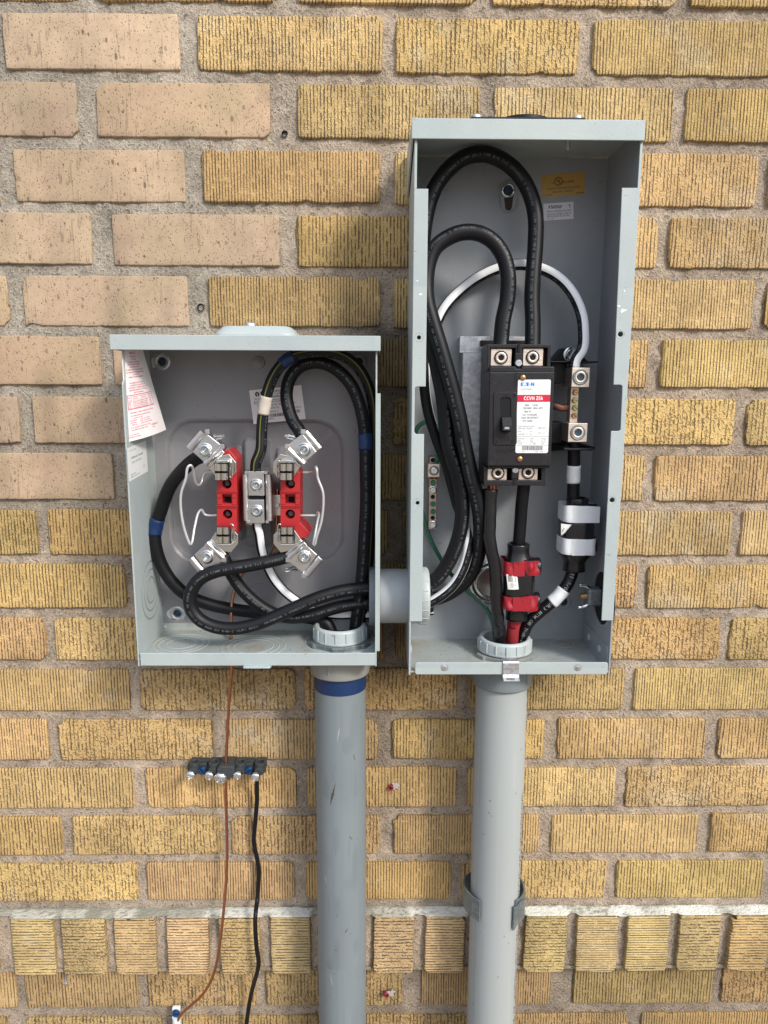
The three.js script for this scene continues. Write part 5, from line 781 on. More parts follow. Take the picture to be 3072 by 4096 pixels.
{
  const top = P(734.2, 1347.5, zP), h = 0.0165, o = thing('left_conduit', 'grey plastic conduit with blue tape rising into the shorter left box', 'conduit', V3(top.x, 0, zP)); o.name = 'conduit_pipe'; used.set('conduit_pipe', 1);
  bushingRing(o, V3(top.x, top.y - h, top.z), 0.0305, h, 16);
  threads(o, V3(top.x, yLf - 0.001, top.z), 0.0292, top.y - h - yLf + 0.002, 5);
  locknut(o, V3(top.x, yLf + T + 0.0004, top.z), 0.029, 0.0372, 0.0042, M.zincOld);
  part(o, 'floor_seal', ringAt(V3(top.x, yLf + T + 0.0002, top.z), 0.0405, 0.0009, 'y'), M.paint);
  const ya = P(734, 1474, zP + 0.034).y, yt = yLf - 0.0006;
  const ad = part(o, 'adapter', turned([[0.0325, 0.0], [0.0345, 0.0005], [0.0349, 0.002], [0.0352, yt - ya]], V3(top.x, ya, top.z), 'y', 56), M.pvcDark, 'wider olive-grey threaded adapter under the box');
  part(ad, 'ridge', [-0.35, 0.9, 2.2, 4.0].map((a) => new THREE.CapsuleGeometry(0.0009, 0.016, 4, 8).translate(top.x + 0.0350 * Math.sin(a), (ya + yt) / 2, top.z + 0.0350 * Math.cos(a))), M.pvcDark);
  part(o, 'pipe', turned([[0.0302, 0.0], [0.0302, ya - 0.02]], V3(top.x, 0.02, top.z), 'y', 56), M.pvc);
  const mark = (x, y, wid, hgt, seed, mat) => { const c = P(x, y, zP + 0.029), r0 = 0.03028, a0 = Math.asin(clamp((c.x - top.x) / r0, -0.95, 0.95)), rn = rng(seed), n = 14, pos = [], idx = []; for (let i = 0; i <= n; i++) { const t = i / n, hw = wid * Math.sin(Math.PI * t) * (0.35 + 0.9 * rn()) / r0 / 2, am = a0 + (t - 0.5) * wid * 2.2 / r0 * (seed & 1 ? 1 : -1); for (const a of [am - hw, am, am + hw]) pos.push(top.x + r0 * Math.sin(a), c.y - hgt / 2 + hgt * (1 - t), top.z + r0 * Math.cos(a)); } for (let i = 0; i < n; i++) for (let k = 0; k < 2; k++) { const a = i * 3 + k, b = a + 3; idx.push(a, b, a + 1, a + 1, b, b + 1); } const g = new THREE.BufferGeometry(); g.setAttribute('position', new THREE.Float32BufferAttribute(pos, 3)); g.setIndex(idx); g.computeVertexNormals(); part(o, 'scuff', g, mat); };
  const soot = std({ color: C(0.075, 0.068, 0.058), roughness: 0.9 }), pale = std({ color: C(0.40, 0.42, 0.42), roughness: 0.8 });
  mark(719, 1715, 0.0032, 0.030, 4, soot); mark(758, 1812, 0.0016, 0.006, 3, soot); mark(703, 1905, 0.0012, 0.012, 5, pale); mark(748, 2010, 0.0018, 0.007, 6, soot); mark(731, 1586, 0.0014, 0.018, 8, pale); mark(765, 1640, 0.0012, 0.010, 7, soot); mark(716, 2120, 0.0013, 0.016, 9, pale);
  const yb = P(734, 1505, zP + 0.030).y; part(o, 'tape_band', turned([[0.0300, 0], [0.03055, 0.0002], [0.03065, ya - yb - 0.0006]], V3(top.x, yb, top.z), 'y', 56), M.blueTape, 'band of blue tape below the adapter');
}
{
  const top = P(1090.7, 1374.5, zP), h = 0.0152, xb = P(1061, 2170, zP).x, o = thing('conduit_pipe', 'grey plastic conduit held by a steel strap under the tall right box', 'conduit', V3(top.x, 0, zP));
  bushingRing(o, V3(top.x, top.y - h, top.z), 0.0305, h, 16);
  threads(o, V3(top.x, yRf - 0.001, top.z), 0.0292, top.y - h - yRf + 0.002, 5);
  locknut(o, V3(top.x, yRf + 0.0006, top.z), 0.029, 0.0362, 0.0032, M.pvcDark);
  const ya = P(1088, 1499, zP + 0.034).y, yt = yRb + 0.003, xo = top.x - 0.002;
  const ad = part(o, 'adapter', turned([[0.0318, 0], [0.0342, 0.0005], [0.0347, 0.002], [0.0350, yt - ya]], V3(xo, ya, top.z), 'y', 56), M.pvc, 'wider threaded adapter under the box');
  part(ad, 'ridge', [-0.55, 0.75, 2.2, 4.0].map((a) => new THREE.CapsuleGeometry(0.0009, 0.018, 4, 8).translate(xo + 0.0348 * Math.sin(a), (ya + yt) / 2, top.z + 0.0348 * Math.cos(a))), M.pvc);
  const pc = new THREE.LineCurve3(V3(xo, ya + 0.004, top.z), V3(xo + (xb - xo) * (ya - 0.02) / (ya - P(1061, 2170, zP).y), 0.02, top.z));
  const len = pc.getLength(), pt = canvasTex(256, 2048, (x, w, hh) => { x.fillStyle = '#a2a7a6'; x.fillRect(0, 0, w, hh); const r = rng(8); for (let i = 0; i < 60; i++) { x.fillStyle = r() < 0.5 ? 'rgba(255,255,255,0.05)' : 'rgba(70,70,60,0.10)'; x.fillRect(r() * w, r() * hh, 1 + r() * 3, 60 + r() * 500); } for (let i = 0; i < 70; i++) { x.fillStyle = 'rgba(60,50,40,0.5)'; x.fillRect(r() * w, r() * hh, 1 + r() * 1.2, 2 + r() * 3); } x.save(); x.translate(88, hh - 30); x.rotate(-Math.PI / 2); x.fillStyle = '#33363a'; x.font = '17px sans-serif'; const t = 'RIGID PVC CONDUIT SCH 40  2 IN  90C  UL  SUNLIGHT RESISTANT  ABOVEGROUND AND UNDERGROUND   '; x.scale(1.1, 1); x.fillText(t + t, 0, 0); x.restore(); });
  const g = sweep(pc, 0.0302, 0, 1, { seg: 56, step: 0.2, span: len }); { const u = g.attributes.uv; for (let i = 0; i < u.count; i++) { const a = u.getX(i), b = u.getY(i); u.setXY(i, 1 - b, 1 - a); } }
  part(o, 'pipe', g, std({ color: C(1, 1, 1), roughness: 0.5, map: pt, bumpMap: pvcTex.bump, bumpScale: 0.00008 }));
}
{ // strap: a sprung band round the back of the right pipe, its ends lapping on to the front
  const z = 0.052, y0 = P(1060, 1997, 0.083).y, y1 = P(1060, 1960, 0.083).y, cx = P(1065, 1985, z).x, o = thing('pipe_strap', 'weathered steel strap clasping the right conduit at the projecting course', 'pipe strap', V3(cx, (y0 + y1) / 2, 0.02));
  const band = (pts, yl, yh, t) => { const cv = new THREE.CatmullRomCurve3(pts.map(([x, zz]) => V3(cx + x, 0, z + zz))), n = 60, pos = [], idx = []; for (let i = 0; i <= n; i++) { const p = cv.getPoint(i / n), tg = cv.getTangent(i / n), nx = tg.z, nzv = -tg.x; for (const [d, y] of [[0, yl], [0, yh], [t, yh], [t, yl]]) pos.push(p.x + nx * d, y + 0.0015 * Math.sin(i * 0.21), p.z + nzv * d); } for (let i = 0; i < n; i++) for (let j = 0; j < 4; j++) { const a = i * 4 + j, b = i * 4 + (j + 1) % 4; idx.push(a, b, a + 4, a + 4, b, b + 4); } idx.push(0, 1, 2, 0, 2, 3, n * 4, n * 4 + 2, n * 4 + 1, n * 4, n * 4 + 3, n * 4 + 2); const g = new THREE.BufferGeometry(); g.setAttribute('position', new THREE.Float32BufferAttribute(pos, 3)); g.setIndex(idx); return toCreasedNormals(g, 0.6); };
  part(o, 'band', band([[-0.0205, 0.0245], [-0.0295, 0.016], [-0.0352, 0.004], [-0.0352, -0.012], [-0.030, -0.024], [-0.016, -0.0315], [0.0, -0.0325], [0.016, -0.0315], [0.030, -0.024], [0.036, -0.012], [0.036, 0.004], [0.0300, 0.0155], [0.0215, 0.0235]], y0 - 0.001, y1 + 0.0035, 0.0018), M.zincOld);
  part(o, 'lug_end', band([[0.0365, 0.001], [0.0345, 0.012], [0.0285, 0.0215], [0.0190, 0.0278]], y0 - 0.0035, y1 - 0.001, 0.002), M.zincOld);
  part(o, 'tongue', band([[0.0228, 0.0235], [0.0205, 0.0257], [0.0185, 0.0272]], y0 - 0.0105, y0 + 0.003, 0.0012), M.zincOld);
}
{ // short pipe that joins the two boxes
  const z = 0.050, c = P(857, 1287, z), r = 0.0312, xL = P(797.5, 1286, z + 0.02).x, xR = P(929.5, 1290, z + 0.028).x, o = thing('conduit_nipple', 'short grey conduit nipple joining the two boxes', 'conduit', c);
  part(o, 'pipe', turned([[0.0270, 0], [0.0312, 0], [0.0312, xR - xL - 0.016], [0.0270, xR - xL - 0.016]], V3(xL + 0.008, c.y, z), 'x', 56), std({ color: C(0.37, 0.40, 0.43), roughness: 0.4, map: pvcTex.map, uvm: 0.4 }));
  part(o, 'flange', turned([[0.0272, 0], [0.0330, 0], [0.0338, 0.0006], [0.0340, 0.009], [0.0330, 0.0096]], V3(xL, c.y, z), 'x', 56), M.pvc);
  part(o, 'sealant', turned([[0.0313, 0], [0.0338, 0.0004], [0.0330, 0.0022], [0.0313, 0.0034]], V3(XL1 + 0.0006, c.y, z), 'x', 40), std({ color: C(0.16, 0.15, 0.13), roughness: 0.6 }));
  const R1 = 0.0325; const b = part(o, 'bushing', turned([[0.0262, 0.011], [0.0268, 0.0124], [0.0300, 0.0126], [R1, 0.011], [R1 * 1.01, 0.0005], [0.0262, 0]], V3(xR - 0.0125, c.y, z), 'x', 56), M.bushing, 'ribbed bushing inside the tall box');
  const g = []; for (let i = 0; i < 18; i++) { const a = (i + 0.3) / 18 * 6.2832; g.push(new THREE.CapsuleGeometry(0.0007, 0.008, 4, 8).rotateZ(Math.PI / 2).translate(xR - 0.0065, c.y + R1 * Math.sin(a), z + R1 * Math.cos(a))); } part(b, 'rib', g, M.bushing);
}

// ================================================================ CABLES, meter socket
const L3 = zoomed(270, 1026, 0.4232), LU = zoomed(518.4, 745.2, 0.1888), z3 = zoomed(810, 216, 0.3906), zE = zoomed(810, 1053, 0.3906), z4 = zoomed(810, 675, 0.3906), sz = zoomed(1026, 1058.4, 0.19532), u1 = zoomed(637.2, 1274.4, 0.13022);
const at = (f, x, y, z) => [...f(x, y), z];
const BT = M.blueTape;
cable('power_cable', 'black cable bulging along the left side of the meter socket, banded with blue tape', 'cable', [[455, 985, .066], [430, 988, .064], [400, 1010, .058], [368, 1050, .052], at(L3, 180, 190, .046), at(L3, 156, 270, .044), at(L3, 152, 330, .044), at(L3, 178, 440, .042), at(L3, 240, 545, .040), at(L3, 320, 615, .038), at(L3, 430, 660, .036), at(L3, 540, 684, .035), at(L3, 660, 700, .034), at(L3, 800, 718, .036), at(L3, 930, 728, .040), at(L3, 1020, 750, .043), at(L3, 1052, 800, .045), at(L3, 1058, 870, .046), at(L3, 1060, 960, .047)], 0.0074, J.plain, { tapes: [[334, 1117, 336, 1155, BT, 'blue tape band']], group: undefined });
cable('power_cable', 'black cable looping over and down the right side of the meter socket', 'cable', [[664, 985, .066], [655, 965, .066], at(LU, 690, 1000, .064), at(LU, 612, 880, .060), at(LU, 556, 730, .055), at(LU, 532, 570, .050), at(LU, 556, 420, .048), at(LU, 630, 295, .048), at(LU, 745, 220, .050), at(LU, 890, 200, .052), at(LU, 1045, 245, .054), at(LU, 1180, 345, .055), at(LU, 1285, 480, .056), at(LU, 1355, 640, .057), at(LU, 1400, 810, .058), at(LU, 1428, 990, .058), [790, 1010, .060], [791, 1080, .060], [787, 1160, .060], [782, 1240, .058], [774, 1310, .055], [768, 1350, .052], [765, 1410, .050]], 0.0070, J.hiScore, { tapes: [[783, 936, 788, 972, BT, 'loose blue tape band']], off: 0.1 });
cable('neutral_cable', 'black cable with thin yellow stripe and soiled white tape above the neutral block', 'cable', [[552, 1022, .066], [553, 1000, .066], at(LU, 238, 1200, .064), at(LU, 248, 1010, .062), at(LU, 258, 850, .062), at(LU, 282, 690, .063), at(LU, 322, 510, .064), at(LU, 390, 345, .065), at(LU, 490, 210, .066), at(LU, 620, 122, .066), at(LU, 770, 88, .064), at(LU, 930, 78, .062), at(LU, 1080, 92, .060), at(LU, 1210, 140, .058), at(LU, 1320, 225, .056), at(LU, 1410, 345, .054), at(LU, 1475, 490, .052), at(LU, 1512, 650, .050), at(LU, 1526, 820, .048), [806, 930, .046], [805, 1000, .044], [803, 1090, .042], [798, 1190, .041], [790, 1280, .042], [780, 1340, .044], [776, 1400, .046]], 0.0060, J.yellow, { tapes: [[575, 857, 564, 895, M.dirtyTape, 'soiled white tape'], [606, 785, 632, 766, BT, 'blue tape band']], twist: 0.15 });
cable('load_cable', 'black printed cable looping below the red blocks, on top of its bundle', 'cable', [[665, 1196, .062], at(L3, 905, 392, .068), at(L3, 850, 410, .072), at(L3, 760, 435, .076), at(L3, 660, 456, .079), at(L3, 560, 473, .082), at(L3, 470, 490, .084), at(L3, 390, 525, .085), at(L3, 340, 590, .085), at(L3, 333, 665, .085), at(L3, 372, 730, .085), at(L3, 450, 772, .085), at(L3, 550, 784, .084), at(L3, 660, 765, .082), at(L3, 770, 722, .079), at(L3, 880, 672, .076), at(L3, 990, 626, .072), at(L3, 1110, 592, .067), at(L3, 1245, 578, .062), [840, 1272, .058], [880, 1272, .056], [935, 1270, .055]], 0.0074, J.print, { twist: 0.02 });
cable('load_cable', 'black cable dropping from the lower left jaw and curving right beneath the printed loop', 'cable', [[455, 1170, .058], [468, 1182, .060], at(L3, 492, 400, .062), at(L3, 535, 490, .062), at(L3, 590, 575, .062), at(L3, 660, 645, .062), at(L3, 745, 700, .061), at(L3, 850, 728, .060), at(L3, 960, 712, .060), at(L3, 1070, 680, .058), at(L3, 1170, 660, .056), at(L3, 1260, 652, .054), [845, 1303, .050], [885, 1306, .048], [935, 1310, .046]], 0.0072, J.print, { off: 0.31, twist: -0.03 });
cable('neutral_cable', 'black cable with a broad white stripe falling from the neutral block to the nipple', 'cable', [[555, 1118, .060], [556, 1136, .060], at(L3, 686, 300, .058), at(L3, 697, 375, .056), at(L3, 722, 455, .053), at(L3, 764, 535, .050), at(L3, 815, 595, .047), at(L3, 880, 645, .044), at(L3, 960, 690, .042), at(L3, 1070, 712, .042), at(L3, 1170, 712, .042), at(L3, 1260, 712, .042), [850, 1326, .042], [890, 1325, .042], [935, 1318, .042]], 0.0056, J.white, { twist: 0.19 });
cable('copper_wire', 'bare copper grounding wire running down out of the left box and through the bonding bridge', 'wire', [at(mz_, 1060, 665, .044), at(mz_, 1061, 800, .0425), [598, 1118, .042], [597, 1150, .042], [594, 1178, .041], [586, 1196, .040], at(L3, 700, 440, .038), at(L3, 610, 490, .036), at(L3, 565, 570, .036), at(L3, 546, 650, .038), at(L3, 541, 740, .042), at(L3, 541, 830, .045), P(500.5, 1440, .044), [497.5, 1480, .038], [494, 1530, .031], [491, 1590, .026], [488.5, 1640, .024], [488, 1690, .026], [488.5, 1740, .024], [490, 1800, .021], [490.5, 1850, .020], [488, 1910, .024], [483, 1968, .030], [476, 2030, .034], [468, 2080, .034], [455, 2120, .028], [436, 2150, .018], [412, 2172, .012], [392, 2190, .011], [384, 2204, .011]], 0.0019, M.copper, { part: 'strand', seg: 12 });
cable('bonding_wire', 'thin black insulated wire hanging from the right end of the bonding bridge', 'wire', [[555, 1672, .030], [555, 1700, .020], [555, 1729, .013], [552, 1769, .011], [548.5, 1819, .010], [556, 1858, .011], [559, 1882, .011], [555.5, 1944, .014], [552, 1975, .030], [551.5, 2005, .033], [554.5, 2048, .033], [558.5, 2076, .033], [556, 2098, .031], [549, 2122, .022], [540, 2160, .011], [532.5, 2212, .008], [526, 2280, .008], [522, 2400, .008]], 0.0028, J.plain, {});

// ================================================================ CABLES, breaker enclosure
cable('load_cable', 'thick black cable making the tallest loop, from the right breaker terminal', 'cable', [[1150, 762, .072], [1150.5, 742, .070], at(z3, 873, 1230, .066), at(z3, 869, 1100, .062), at(z3, 876, 950, .058), at(z3, 887, 800, .054), at(z3, 888, 650, .051), at(z3, 862, 530, .049), at(z3, 806, 425, .048), at(z3, 722, 345, .047), at(z3, 610, 300, .046), at(z3, 495, 318, .045), at(z3, 400, 390, .045), at(z3, 330, 490, .045), at(z3, 290, 610, .046), at(z3, 266, 760, .047), at(z3, 258, 920, .048), [911, 600, .050], [915, 660, .053], [925, 705, .056], [936, 753, .058], [947, 805, .060], [957, 858, .061], [963, 910, .061], [969, 960, .061], [986, 1017, .060], [996.5, 1061, .060], [999, 1105, .060], [995, 1142, .059], [984, 1182, .058], [966, 1220, .056], [943, 1250, .055], [920, 1265, .054], [890, 1272, .054]], 0.0083, J.print, { off: 0.1, twist: -0.05 });
cable('load_cable', 'thick black printed cable making the shorter loop, from the left breaker terminal', 'cable', [[1079, 762, .072], [1082, 740, .070], at(z3, 708, 1220, .068), at(z3, 732, 1100, .066), at(z3, 736, 970, .064), at(z3, 708, 860, .062), at(z3, 648, 778, .061), at(z3, 565, 735, .060), at(z3, 478, 734, .060), at(z3, 398, 765, .060), at(z3, 335, 815, .061), at(z3, 300, 890, .062), at(z3, 284, 1000, .064), [923, 650, .068], [937, 703, .071], [953, 755, .073], [968, 808, .074], [982, 858, .074], [993, 905, .074], [1002, 955, .073], [1019, 1032, .072], [1029, 1070, .070], [1037, 1118, .067], [1037, 1165, .060], [1030, 1210, .053], [1013, 1246, .045], [985, 1272, .040], [950, 1290, .038], [890, 1300, .038]], 0.0083, J.print, { off: 0.36, twist: 0.07 });
cable('neutral_cable', 'black cable with a white stripe arching over from the right neutral lug', 'cable', [[1240, 795, .064], [1243, 778, .064], at(z4, 1148, 200, .062), at(z4, 1153, 90, .060), at(z3, 1142, 1185, .056), at(z3, 1098, 1080, .050), at(z3, 1022, 990, .042), at(z3, 925, 935, .034), at(z3, 805, 910, .028), at(z3, 685, 930, .025), at(z3, 565, 985, .024), at(z3, 455, 1070, .025), at(z3, 385, 1150, .027), [938, 712, .028], [922, 770, .030], [917, 831, .032], [925, 890, .034], [937, 930, .036], [949, 965, .037], [960, 992, .038], [969, 1020, .038], [978, 1054, .038], [988, 1091, .039], [1001, 1125, .046], [1010, 1165, .054], [1009, 1198, .057], [1000, 1228, .058], [982, 1260, .058], [957, 1284, .056], [929, 1301, .054], [890, 1314, .050]], 0.0060, J.white, { off: 0.05, twist: 0.29, turns: [[0.41, 0.55, -0.34], [0.74, 0.86, 0.51]] });
cable('neutral_cable', 'black cable marked with white tape between the lower neutral lug and the white-banded splice', 'cable', [at(nz_, 560, 1900, .066), at(nz_, 556, 2060, .064), [1240, 985, .060], [1239, 1020, .058], [1238.5, 1060, .057], [1238, 1082, .057]], 0.0069, J.plain, { tapes: [[1239.5, 1005, 1238.5, 1043, M.whiteTape, 'white tape band']] });
cable('feeder_cable', 'black cable hanging from the right lower breaker terminal into the red-banded splice', 'cable', [at(bz, 770, 1560, .074), at(bz, 765, 1620, .072), [1127, 1090, .066], [1124, 1130, .062], [1121, 1168, .060], [1119, 1190, .058]], 0.0069, J.plain, {});
cable('feeder_cable', 'black cable in glossy wrinkled wrapping from the left lower breaker terminal to the right conduit', 'cable', [at(bz, 422, 1650, .075), at(bz, 420, 1700, .075), [1059, 1095, .075], [1058, 1130, .075], [1057.5, 1160, .075], [1062, 1190, .074], [1068, 1218, .072], [1071, 1255, .070], [1073, 1300, .067], [1076, 1340, .064], [1079, 1375, .060], [1080, 1420, .056]], (t, v) => 0.0070 + 0.0004 * Math.sin(t * 70 + v * 9) * (t > 0.72 ? 1 : 0.2) + 0.0012 * sstep(0.06, 0, t), M.rubber, { step: 0.0015 });
cable('feeder_cable', 'black cable with a white tape band slanting from the white-banded splice to the right conduit', 'cable', [[1242, 1205, .058], [1240, 1222, .059], at(sz, 1070, 930, .060), at(sz, 1035, 1020, .062), at(sz, 975, 1110, .063), at(sz, 895, 1200, .063), at(sz, 800, 1280, .062), at(sz, 690, 1370, .060), at(sz, 600, 1460, .057), at(sz, 545, 1560, .053), at(sz, 515, 1660, .050), at(sz, 505, 1800, .048)], 0.0070, J.thhn, { tapes: [[1219, 1274, 1192, 1302, M.whiteTape, 'white tape band']], off: 0.08, twist: 0.03 });
cable('green_wire', 'green ground wire hooking out of the ground bar lug and down behind the cables', 'wire', [at(gz, 368, 960, .028), at(gz, 385, 800, .030), at(gz, 420, 680, .033), at(gz, 468, 560, .036), at(gz, 478, 440, .038), at(gz, 440, 320, .038), at(gz, 370, 228, .037), at(gz, 280, 186, .035), at(gz, 180, 196, .032), at(gz, 110, 262, .030), at(gz, 76, 380, .027), at(gz, 80, 700, .020), at(gz, 110, 1100, .016), at(gz, 165, 1450, .015), at(gz, 218, 1640, .015), at(gz, 270, 1810, .016), at(gz, 330, 1960, .016), [958, 1217, .017], [976, 1242, .019], [997, 1266, .022], [1028, 1292, .026], [1052, 1317, .034], [1064, 1345, .042], [1070, 1380, .046], [1073, 1420, .048]], 0.0025, M.green, { seg: 14 });

// ---------------------------------------------------------------- insulated splices
function splice(name, label, c, tilt, s, o) {                      // squarish body, two sideways ports, each with a band of tape round body and port
  const g = thing(name, label, 'cable splice', c), toW = (geo) => geo.rotateZ(tilt).translate(c.x, c.y, c.z), H = o.h / 2, R0 = o.r;
  part(g, 'boot', toW(loftY([[0.0085, H - 0.0030, 2], [0.0092, H + 0.0002, 2], [0.0116, H + 0.0004, 2], [0.0126, H - 0.001, 2], [0.0122, H - 0.006, 2], [0.0124, H - 0.011, 2.1], [0.0142, H - 0.017, 2.4], [R0 * 0.93, H - 0.0225, 3], [R0, H - 0.028, 3.6], [R0, -H + 0.024, 3.6], [R0 * 0.93, -H + 0.0185, 3], [0.0140, -H + 0.0145, 2.4], [0.0124, -H + 0.010, 2.1], [0.0124, -H + 0.003, 2], [0.0128, -H, 2], [0.0085, -H + 0.0004, 2]])), M.rubber);
  for (const y of o.ports) part(g, 'port', toW(turned([[0.0075, o.reach + 0.0005], [0.0080, o.reach + 0.003], [0.0095, o.reach + 0.0032], [0.0100, o.reach + 0.0015], [0.0102, 0.004], [0.0118, 0.0], [0.0002, -0.002]].reverse(), V3(0.004, y, R0 - 0.0115), 'x', 28)), M.rubber);
  o.ports.forEach((y, k) => {
    const n = 96, pos = [], idx = [], tw = o.tape / 2, dr = rng(70 + k + s), out = [], xl = -R0 - 0.0006, xr = 0.004 + o.reach + 0.0018, zfr = R0 + 0.0007, zbk = -R0 * 0.9, zr0 = R0 - 0.0225;
    const cnr = [[xr - 0.006, zfr - 0.006, 0.006, 0], [xl + 0.0065, zfr - 0.0065, 0.0065, 1], [xl + 0.0065, zbk + 0.0065, 0.0065, 2], [0.004, zbk + 0.004, 0.004, 3.2], [xr - 0.006, zr0 + 0.006, 0.006, 3.4]];
    const raw = []; for (const [cx, cz, r, a0] of cnr) for (let i = 0; i <= 8; i++) { const a = (a0 + i / 8 * (a0 > 3.3 ? 0.6 : a0 > 3 ? 0.3 : 1)) * Math.PI / 2; raw.push(V3(cx + r * Math.cos(a), 0, cz + r * Math.sin(a))); }
    const cv = new THREE.CatmullRomCurve3(raw, true, 'centripetal'); for (let i = 0; i <= n; i++) { const p = cv.getPointAt((i % n) / n); out.push([p.x, p.z]); }
    const f = [0, 1, 2, 3].map(() => dr() * 6);
    for (let i = 0; i <= n; i++) { const a = i / n * 6.2832, [px, pz] = out[i], w1 = o.ragged * (Math.sin(a * 2 + f[0]) + 0.6 * Math.sin(a * 5 + f[1])), w2 = o.ragged * (Math.sin(a * 3 + f[2]) + 0.6 * Math.sin(a * 6 + f[3])), tl = o.lean * px; for (let j = 0; j <= 8; j++) { const t = j / 8, wr = o.crease * (0.0016 * (vnoise(px * 150 + 60 + f[0], t * 1.6 + px * 60 + pz * 80 + 60, 111 + k) - 0.5) + 0.0006 * (vnoise(px * 420 + 90, t * 3 + f[1] + 40, 115 + k) - 0.5)) - 0.0003 * (t === 0 || t === 8 ? 1 : 0), m = Math.hypot(px, pz) || 1; pos.push(px + wr * px / m, y + tl + (-tw - w1) * (1 - t) + (tw + w2) * t, pz + wr * 2 * pz / m); } }
    for (let i = 0; i < n; i++) for (let j = 0; j < 8; j++) { const a = i * 9 + j, b = a + 9; idx.push(a, a + 1, b, b, a + 1, b + 1); }
    const q = new THREE.BufferGeometry(); q.setAttribute('position', new THREE.Float32BufferAttribute(pos, 3)); q.setIndex(idx); q.computeVertexNormals(); const tb = part(g, 'tape_band', toW(q), o.mat);
    const ex = o.lap[k]; part(tb, 'tape_end', toW(box(xl + 0.010, ex, y - tw - 0.0003 + o.lean * 0.5 * (xl + 0.01 + ex), y + tw - 0.0008 + o.lean * 0.5 * (xl + 0.01 + ex), zfr - 0.0012, zfr + 0.0003, 0.0002)), o.mat);
  });
  return { g, toW };
}
{
  const zc = 0.056, t = P(...sz(1108, 108), zc), b = P(...sz(1122, 868), zc), c = t.clone().lerp(b, 0.5), H = t.y - b.y;
  const y1 = P(...sz(1090, 268), zc + 0.018).y - c.y, y2 = P(...sz(1090, 632), zc + 0.018).y - c.y, x0 = P(...sz(1415, 300), zc).x - c.x;
  const q = splice('cable_splice', 'black insulated cable splice wrapped in two bands of white tape', c, 0.0, 1, { h: H + 0.004, r: 0.0182, ports: [y1, y2], reach: x0 - 0.0165, tape: 0.0185, ragged: 0.0003, lean: -0.01, crease: 0.22, lap: [0.02, 0.006], mat: M.whiteTape });
  const tx = canvasTex(256, 256, (x, w, h) => { x.fillStyle = '#e2e2e0'; x.fillRect(0, 0, w, h); x.fillStyle = '#202226'; x.save(); x.translate(60, 240); x.rotate(-0.9); bars(x, 40, -80, 90, 50, 3); x.font = 'bold 30px sans-serif'; x.fillText('WIRE RANGE:', 0, 44); x.font = '24px sans-serif'; x.fillText('600V  90C', 10, 84); x.restore(); });
  const zl = c.z + 0.0182 + 0.0005, cor = [[952, 372], [1070, 384], [1004, 462], [952, 505]].map((v) => P(...sz(...v), zl)); sticker(q.g, 'label', cor, tx, 'small white label turned on its corner', 0.0012, 0.4, 6);
}
{
  const zc = 0.060, t = P(...sz(488, 612), zc), b = P(...sz(452, 1405), zc), c = t.clone().lerp(b, 0.5), H = t.distanceTo(b), tilt = Math.atan2(t.x - b.x, -(b.y - t.y)) * -1 + 0.02;
  const yy = (v) => P(...sz(480, v), zc + 0.018).y - c.y, x0 = P(...sz(776, 880), zc).x - c.x;
  const q = splice('cable_splice', 'black insulated cable splice wrapped in two bands of red tape', c, tilt, 3, { h: H + 0.004, r: 0.0180, ports: [yy(872), yy(1258)], reach: x0 - 0.0150, tape: 0.0165, ragged: 0.0009, lean: -0.02, crease: 1.5, lap: [0.004, 0.012], mat: M.redTape });
  const tx = canvasTex(256, 300, (x, w, h) => { x.fillStyle = '#deded8'; x.fillRect(0, 0, w, h); x.fillStyle = '#202226'; bars(x, 30, 20, 110, 120, 6); x.font = 'bold 30px sans-serif'; x.save(); x.translate(190, 20); x.rotate(Math.PI / 2); x.fillText('ISR-0161', 0, 0); x.restore(); x.lineWidth = 6; x.strokeStyle = '#202226'; x.beginPath(); x.arc(110, 200, 32, 0, 7); x.stroke(); x.font = 'bold 30px sans-serif'; x.fillText('UL', 92, 211); x.fillText('US', 160, 212); x.font = '22px sans-serif'; x.fillText('LISTED', 70, 262); });
  const zl = c.z + 0.0180 + 0.0005, cor = [[346, 930], [470, 962], [484, 1098], [364, 1100]].map((v) => P(...sz(...v), zl)); sticker(q.g, 'label', cor, tx, 'small white barcode label', 0.0014, 0.4, 6);
  cable('feeder_cable', 'short cable wrapped in torn red tape under the red-banded splice', 'cable', [at(sz, 455, 1390, .060), at(sz, 440, 1440, .059), at(sz, 425, 1520, .057), at(sz, 412, 1620, .054), at(sz, 405, 1710, .051), at(sz, 402, 1850, .049)], 0.0066, J.plain, { tapes: [[1111, 1332, 1106, 1391, M.redWorn, 'torn red tape'], [1112, 1330, 1109, 1352, M.redTape, 'red tape']] });
}

